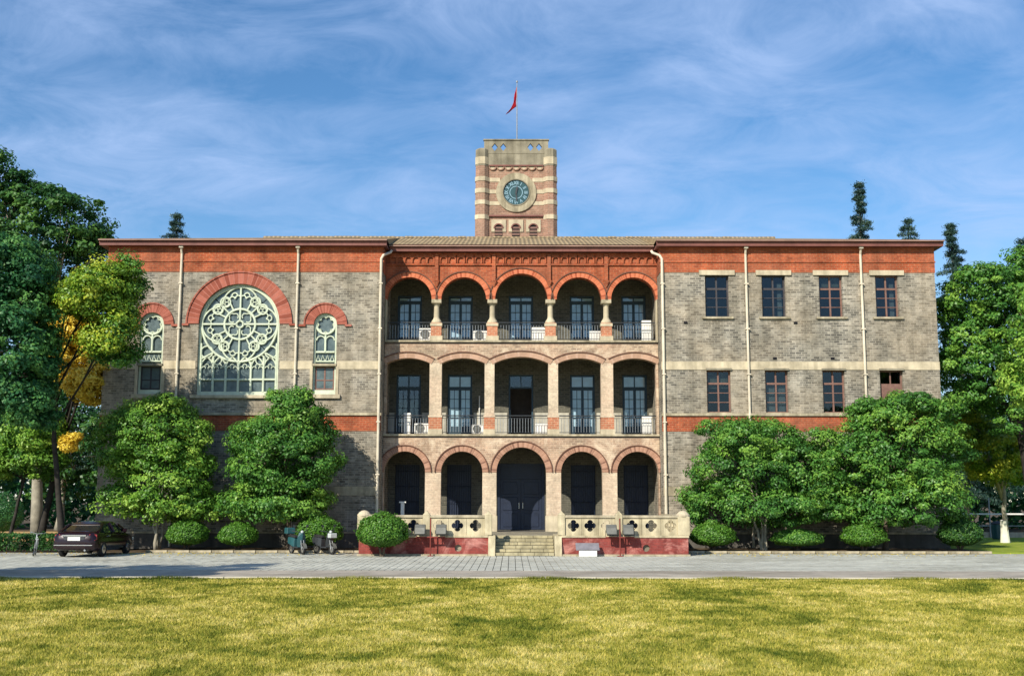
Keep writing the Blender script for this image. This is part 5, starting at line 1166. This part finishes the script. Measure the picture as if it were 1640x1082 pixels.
for y, w, zb_, zs_, zd in st:
    half = [(w * 0.86, zb_), (w * 0.97, zb_ + 0.1), (w, (zb_ + zs_) / 2), (w * 0.985, zs_ - 0.05), (w * 0.93, zs_ + 0.02), (w * 0.8, zd - 0.015), (w * 0.4, zd)]
    rings.append([(x, y, z) for x, z in half] + [(-x, y, z) for x, z in reversed(half)])
bd = cp('body', MB().loft(rings), 'car_paint', smooth=True)
gh = [(0.52, 0.72, 1.055, 0.0), (1.15, 0.66, 1.30, 0), (1.55, 0.62, 1.40, 0), (2.1, 0.62, 1.425, 0), (2.65, 0.62, 1.40, 0), (3.0, 0.65, 1.29, 0), (3.55, 0.72, 0.985, 0)]
rg = []
for y, wt, zt, _ in gh:
    zl = 0.98; wl = 0.84 if 0.6 < y < 3.5 else 0.78
    zt_ = max(zt, zl + 0.02)
    rg.append([(wl, y, zl), (wt + 0.03, y, zt_ - 0.06 if zt_ - zl > 0.1 else zt_ - 0.01), (wt - 0.06, y, zt_), (-(wt - 0.06), y, zt_), (-(wt + 0.03), y, zt_ - 0.06 if zt_ - zl > 0.1 else zt_ - 0.01), (-wl, y, zl)])
cp('cabin_glass', MB().loft(rg), 'car_glass')
rf = []
for y, w_, z in ((1.18, 0.66, 1.325), (1.5, 0.64, 1.405), (2.1, 0.635, 1.44), (2.6, 0.635, 1.42), (2.92, 0.66, 1.34)):
    rf.append([(w_, y, z - 0.06), (w_ - 0.07, y, z + 0.01), (0.2, y, z + 0.025), (-0.2, y, z + 0.025), (-w_ + 0.07, y, z + 0.01), (-w_, y, z - 0.06), (-w_ + 0.1, y, z - 0.07), (w_ - 0.1, y, z - 0.07)])
cp('roof_panel', MB().loft(rf), 'car_paint', smooth=False)
for s_ in (-1, 1):
    for (ya, xa_, za), (yb_, xb_, zb2) in (((0.5, 0.8, 1.03), (1.22, 0.68, 1.32)), ((2.05, 0.86, 0.99), (2.0, 0.665, 1.4)), ((3.56, 0.8, 0.98), (2.9, 0.69, 1.33))):
        cp('pillar', MB().tube([(s_ * xa_, ya, za), (s_ * (xa_ + xb_) / 2 + s_ * 0.02, (ya + yb_) / 2, (za + zb2) / 2), (s_ * xb_, yb_, zb2)], [0.07, 0.05, 0.045], 6), 'car_paint')
    cp('tail_lamp', MB().loft([[(s_ * 0.56, 0.035, 0.72), (s_ * 0.86, 0.05, 0.7), (s_ * 0.895, 0.2, 0.74), (s_ * 0.88, 0.2, 0.93), (s_ * 0.62, 0.05, 0.95)], [(s_ * 0.56, 0.11, 0.72), (s_ * 0.86, 0.14, 0.7), (s_ * 0.88, 0.28, 0.74), (s_ * 0.86, 0.28, 0.93), (s_ * 0.62, 0.14, 0.95)]]), 'tail_red', bevel=0.01)
    cp('mirror', MB().box(min(s_ * 0.9, s_ * 1.08), max(s_ * 0.9, s_ * 1.08), 3.0, 3.1, 0.97, 1.1), 'car_paint', bevel=0.02)
    for k, z in enumerate((0.84,)): cp('door_handle', MB().box(min(s_ * 0.915, s_ * 0.95), max(s_ * 0.915, s_ * 0.95), 1.35, 1.52, z, z + 0.03), 'chrome')
    cp('headlight', MB().box(min(s_ * 0.5, s_ * 0.8), max(s_ * 0.5, s_ * 0.8), 4.5, 4.68, 0.58, 0.7), 'silver', bevel=0.02)
    for y in (0.95, 3.72):
        w = cp('wheel', MB().wheel((s_ * 0.82, y, 0.315), 0.06, 0.2, 0.19, 18), 'chrome', smooth=False)
        cp('tyre', MB().wheel((s_ * 0.82, y, 0.315), 0.2, 0.315, 0.2, 24), 'tyre', w)
bp = cp('rear_bumper', MB().loft([[(x, y0_, 0.36), (x, y0_, 0.56), (x, y0_ + 0.08, 0.6), (x, y0_ + 0.3, 0.6), (x, y0_ + 0.3, 0.33)] for x, y0_ in ((-0.93, 0.25), (-0.86, 0.03), (-0.5, -0.05), (0.5, -0.05), (0.86, 0.03), (0.93, 0.25))]), 'car_paint', bevel=0.015)
cp('bumper_strip', MB().box(-0.8, 0.8, -0.062, -0.051, 0.49, 0.52), 'chrome', bp)
cp('boot_trim', MB().box(-0.5, 0.5, 0.0, 0.05, 0.87, 0.92), 'chrome')
cp('plate_recess', MB().plate([(-0.48, 0.88), (0.48, 0.88), (0.36, 0.63), (-0.36, 0.63)], [], 0.01, 0.06), 'iron')
cp('number_plate', MB().box(-0.26, 0.26, -0.005, 0.009, 0.69, 0.84), 'white')
for x in (0.5,): cp('exhaust_pipe', MB().tube([(x, -0.06, 0.3), (x, 0.25, 0.3)], 0.04, 10), 'chrome')
car.rotation_euler[2] = R(-2)

# ------------------------------------------------------------------ two-wheelers
def tw(name, label, cat, x, y, rot, group=None):
    t = thing(name, label, cat, (x, y, 0), group); t.rotation_euler[2] = R(rot); return t
def lp(t, name, mb, mat, parent=None, smooth=False, bevel=0.0):
    me = mb.mesh(name, mat, smooth, bevel); return part(name, me, parent or t, WL[t.name])
def scooter(x, y, rot, label, c1, c2, box):
    t = tw('motor_scooter', label, 'scooter', x, y, rot, 'motor scooters parked by the planting bed')
    for yy, nm in ((-0.62, 'front'), (0.62, 'rear')):
        w = lp(t, 'wheel', MB().wheel((0, yy, 0.23), 0.04, 0.15, 0.08, 14), 'chrome')
        lp(t, 'tyre', MB().wheel((0, yy, 0.23), 0.15, 0.23, 0.1, 18), 'tyre', w)
    lp(t, 'mudguard', MB().loft([[(q, -0.62 + 0.27 * math.cos(a), 0.23 + 0.27 * math.sin(a)) for q in (-0.07, 0.07)] + [(q, -0.62 + 0.25 * math.cos(a), 0.23 + 0.25 * math.sin(a)) for q in (0.07, -0.07)] for a in [R(20) + R(150) * i / 8 for i in range(9)]]), c1)
    for s_ in (-1, 1): lp(t, 'fork', MB().tube([(s_ * 0.07, -0.62, 0.23), (s_ * 0.06, -0.5, 0.62)], 0.02, 6), 'iron_grey')
    lp(t, 'leg_shield', MB().loft([[(-w_, yy, z), (0, yy - 0.1, z), (w_, yy, z), (w_ * 0.9, yy + 0.04, z), (0, yy - 0.05, z), (-w_ * 0.9, yy + 0.04, z)] for w_, yy, z in ((0.17, -0.36, 0.32), (0.2, -0.38, 0.5), (0.19, -0.42, 0.75), (0.12, -0.44, 0.95))]), c2)
    lp(t, 'footboard', MB().box(-0.17, 0.17, -0.34, 0.14, 0.27, 0.33), 'iron', bevel=0.015)
    lp(t, 'rear_body', MB().loft([[(-w_, yy, z0_), (w_, yy, z0_), (w_ * 0.85, yy, z1_), (-w_ * 0.85, yy, z1_)] for yy, w_, z0_, z1_ in ((0.12, 0.13, 0.3, 0.68), (0.3, 0.18, 0.36, 0.72), (0.7, 0.17, 0.45, 0.74), (0.92, 0.08, 0.58, 0.72))]), c2, bevel=0.02)
    lp(t, 'seat', MB().loft([[(-w_, yy, z), (w_, yy, z), (w_ * 0.8, yy, z + 0.09), (-w_ * 0.8, yy, z + 0.09)] for yy, w_, z in ((0.1, 0.1, 0.7), (0.35, 0.15, 0.73), (0.75, 0.14, 0.76))]), 'tyre', bevel=0.02)
    lp(t, 'steering_column', MB().tube([(0, -0.42, 0.6), (0, -0.36, 1.0)], 0.035, 8), 'iron')
    hb = lp(t, 'handlebar', MB().tube([(-0.38, -0.22, 1.03), (-0.15, -0.36, 0.98), (0.15, -0.36, 0.98), (0.38, -0.22, 1.03)], 0.018, 6), 'iron')
    lp(t, 'headlight', MB().lathe(0, 0, [(0.02, -0.07), (0.06, -0.04), (0.065, 0.03), (0.02, 0.06)], 10), 'silver').location = (0, -0.47, 0.98)
    for s_ in (-1, 1):
        lp(t, 'mirror', MB().tube([(s_ * 0.24, -0.3, 1.03), (s_ * 0.3, -0.3, 1.2)], 0.008, 5).plate(cpoly(s_ * 0.31, 1.23, 0.06, 10), [], -0.31, -0.295), 'iron', hb)
    if box: lp(t, 'luggage_box', MB().box(-0.2, 0.2, 0.72, 1.05, 0.86, 1.14), c2, bevel=0.03)
    else: lp(t, 'front_basket', MB().box(-0.17, 0.17, -0.72, -0.48, 0.72, 0.92), 'silver', bevel=0.02)
    lp(t, 'side_stand', MB().tube([(-0.1, 0.1, 0.3), (-0.26, 0.15, 0.0)], 0.015, 5), 'iron')
scooter(-9.5, 51.4, 34, 'teal scooter with a luggage box beside the tall clipped bush', 'lamp_grey', 'teal', True)
scooter(-8.3, 51.4, 42, 'silver-grey scooter with front basket nearest the terrace', 'lamp_grey', 'iron', False)
b = tw('bicycle', 'silver bicycle leaning beside the maroon car', 'bicycle', -20.4, 49.6, 18)
for yy in (-0.52, 0.52):
    ring_ = [(0, yy + 0.33 * math.cos(2 * PI * i / 24), 0.34 + 0.33 * math.sin(2 * PI * i / 24)) for i in range(24)]
    w = lp(b, 'wheel', MB().tube([(0, yy + 0.31 * math.cos(2 * PI * i / 24), 0.34 + 0.31 * math.sin(2 * PI * i / 24)) for i in range(24)], 0.012, 5, True), 'chrome')
    lp(b, 'tyre', MB().tube(ring_, 0.018, 6, True), 'tyre', w)
    sp = MB()
    for k in range(14): a = k * 2 * PI / 14; sp.tube([(0.02 * (-1) ** k, yy, 0.34), (0, yy + 0.3 * math.cos(a), 0.34 + 0.3 * math.sin(a))], 0.003, 3)
    lp(b, 'spokes', sp, 'chrome', w)
fr = MB()
for p, q in (((0, 0.52, 0.34), (0, 0.05, 0.3)), ((0, 0.05, 0.3), (0, 0.2, 0.78)), ((0, 0.2, 0.72), (0, -0.36, 0.74)), ((0, 0.05, 0.3), (0, -0.38, 0.66)), ((0, 0.52, 0.34), (0, 0.19, 0.7)), ((0, -0.52, 0.34), (0, -0.34, 0.9))): fr.tube([p, q], 0.018, 6)
lp(b, 'frame', fr, 'silver')
lp(b, 'handlebar', MB().tube([(-0.28, -0.2, 0.98), (-0.2, -0.32, 0.97), (0, -0.35, 0.93), (0.2, -0.32, 0.97), (0.28, -0.2, 0.98)], 0.014, 6), 'chrome')
lp(b, 'saddle', MB().loft([[(-w_, yy, 0.84), (w_, yy, 0.84), (w_ * 0.7, yy, 0.9), (-w_ * 0.7, yy, 0.9)] for yy, w_ in ((0.02, 0.03), (0.18, 0.08), (0.3, 0.1))]), 'tyre')
lp(b, 'seat_post', MB().tube([(0, 0.2, 0.72), (0, 0.22, 0.86)], 0.014, 6), 'chrome')
lp(b, 'rear_mudguard', MB().loft([[(q, 0.52 + 0.37 * math.cos(a), 0.34 + 0.37 * math.sin(a)) for q in (-0.03, 0.03)] + [(q, 0.52 + 0.36 * math.cos(a), 0.34 + 0.36 * math.sin(a)) for q in (0.03, -0.03)] for a in [R(-10) + R(130) * i / 8 for i in range(9)]]), 'silver')
b.rotation_euler[1] = R(6)

# ------------------------------------------------------------------ fallen leaves along the kerbs
rng = np.random.default_rng(91); n = 900
fx = np.concatenate([rng.normal(-16, 4.5, n // 2), rng.normal(14, 5, n // 2)]); fy = 52.4 - np.abs(rng.normal(0, 1.6, n))
k = ((fx < -7) | (fx > 8)) & (np.abs(fx) < 24)
fp = np.stack([fx[k], fy[k], np.full(k.sum(), 0.018)], 1)
fo = link(bpy.data.objects.new('fallen_leaves', leaf_mesh('fallen_leaves', fp, rng.normal(0, 0.25, fp.shape) + [0, 0, 1], 0.09, 0.05, rng.uniform(0, 0.7, len(fp)), LEAF['yellow'], rng)))
fo['kind'] = 'stuff'; fo['label'] = 'scattered fallen leaves on the paving below the trees'; fo['category'] = 'leaves'
# ------------------------------------------------------------------ grass blades on the near lawn
rng = np.random.default_rng(3)
def blades(n, y0, y1, h):
    # density follows distance: far rows need fewer, taller-looking tufts
    y = y0 + (y1 - y0) * rng.uniform(size=n) ** 1.15
    x = rng.uniform(-1, 1, n) * (y * 0.5 + 2.0)
    cl = rng.normal(0, 0.02, (n, 2)); a = rng.uniform(0, 2 * PI, n)
    hh = h * rng.uniform(0.5, 1.3, n); w = 0.011 * rng.uniform(0.7, 1.4, n) * (y / 20)
    lx, ly = rng.normal(0, 0.45, n) * hh, rng.normal(0, 0.45, n) * hh
    v = np.empty((n, 3, 3))
    v[:, 0] = np.stack([x - np.cos(a) * w, y - np.sin(a) * w, np.full(n, 0.028)], 1); v[:, 1] = np.stack([x + np.cos(a) * w, y + np.sin(a) * w, np.full(n, 0.028)], 1)
    v[:, 2] = np.stack([x + lx, y + ly, 0.03 + hh], 1); return v
v = blades(330000, 13.5, LAWN_Y - 0.05, 0.05)
ne = 26000; ex = rng.uniform(-19, 19, ne); ey = LAWN_Y + 0.06 - np.abs(rng.normal(0, 0.11, ne)); eh = rng.uniform(0.05, 0.12, ne) * (0.75 + 0.35 * np.sin(ex * 1.7) * np.sin(ex * 0.61 + 1))
ev = np.empty((ne, 3, 3)); ea = rng.uniform(0, 2 * PI, ne)
ev[:, 0] = np.stack([ex - np.cos(ea) * 0.014, ey - np.sin(ea) * 0.014, np.full(ne, 0.02)], 1); ev[:, 1] = np.stack([ex + np.cos(ea) * 0.014, ey + np.sin(ea) * 0.014, np.full(ne, 0.02)], 1)
ev[:, 2] = np.stack([ex + rng.normal(0, 0.03, ne), ey + rng.normal(0.01, 0.04, ne), 0.03 + eh], 1)
v = np.concatenate([v, ev]); n = len(v)
me = bpy.data.meshes.new('lawn_grass')
me.vertices.add(n * 3); me.vertices.foreach_set('co', v.reshape(-1)); me.loops.add(n * 3); me.loops.foreach_set('vertex_index', np.arange(n * 3, dtype=np.int32))
me.polygons.add(n); me.polygons.foreach_set('loop_start', np.arange(0, n * 3, 3, dtype=np.int32)); me.polygons.foreach_set('loop_total', np.full(n, 3, dtype=np.int32))
at = me.attributes.new('tint', 'FLOAT', 'POINT'); at.data.foreach_set('value', np.repeat(np.concatenate([rng.uniform(0, 1, n - ne), rng.uniform(0, 0.15, ne)]), 3).astype(np.float32))
me.materials.append(MAT['blade']); me.update(calc_edges=True)
go = link(bpy.data.objects.new('lawn_grass', me)); go['kind'] = 'stuff'; go['label'] = 'short olive and straw coloured grass of the lawn'; go['category'] = 'grass'
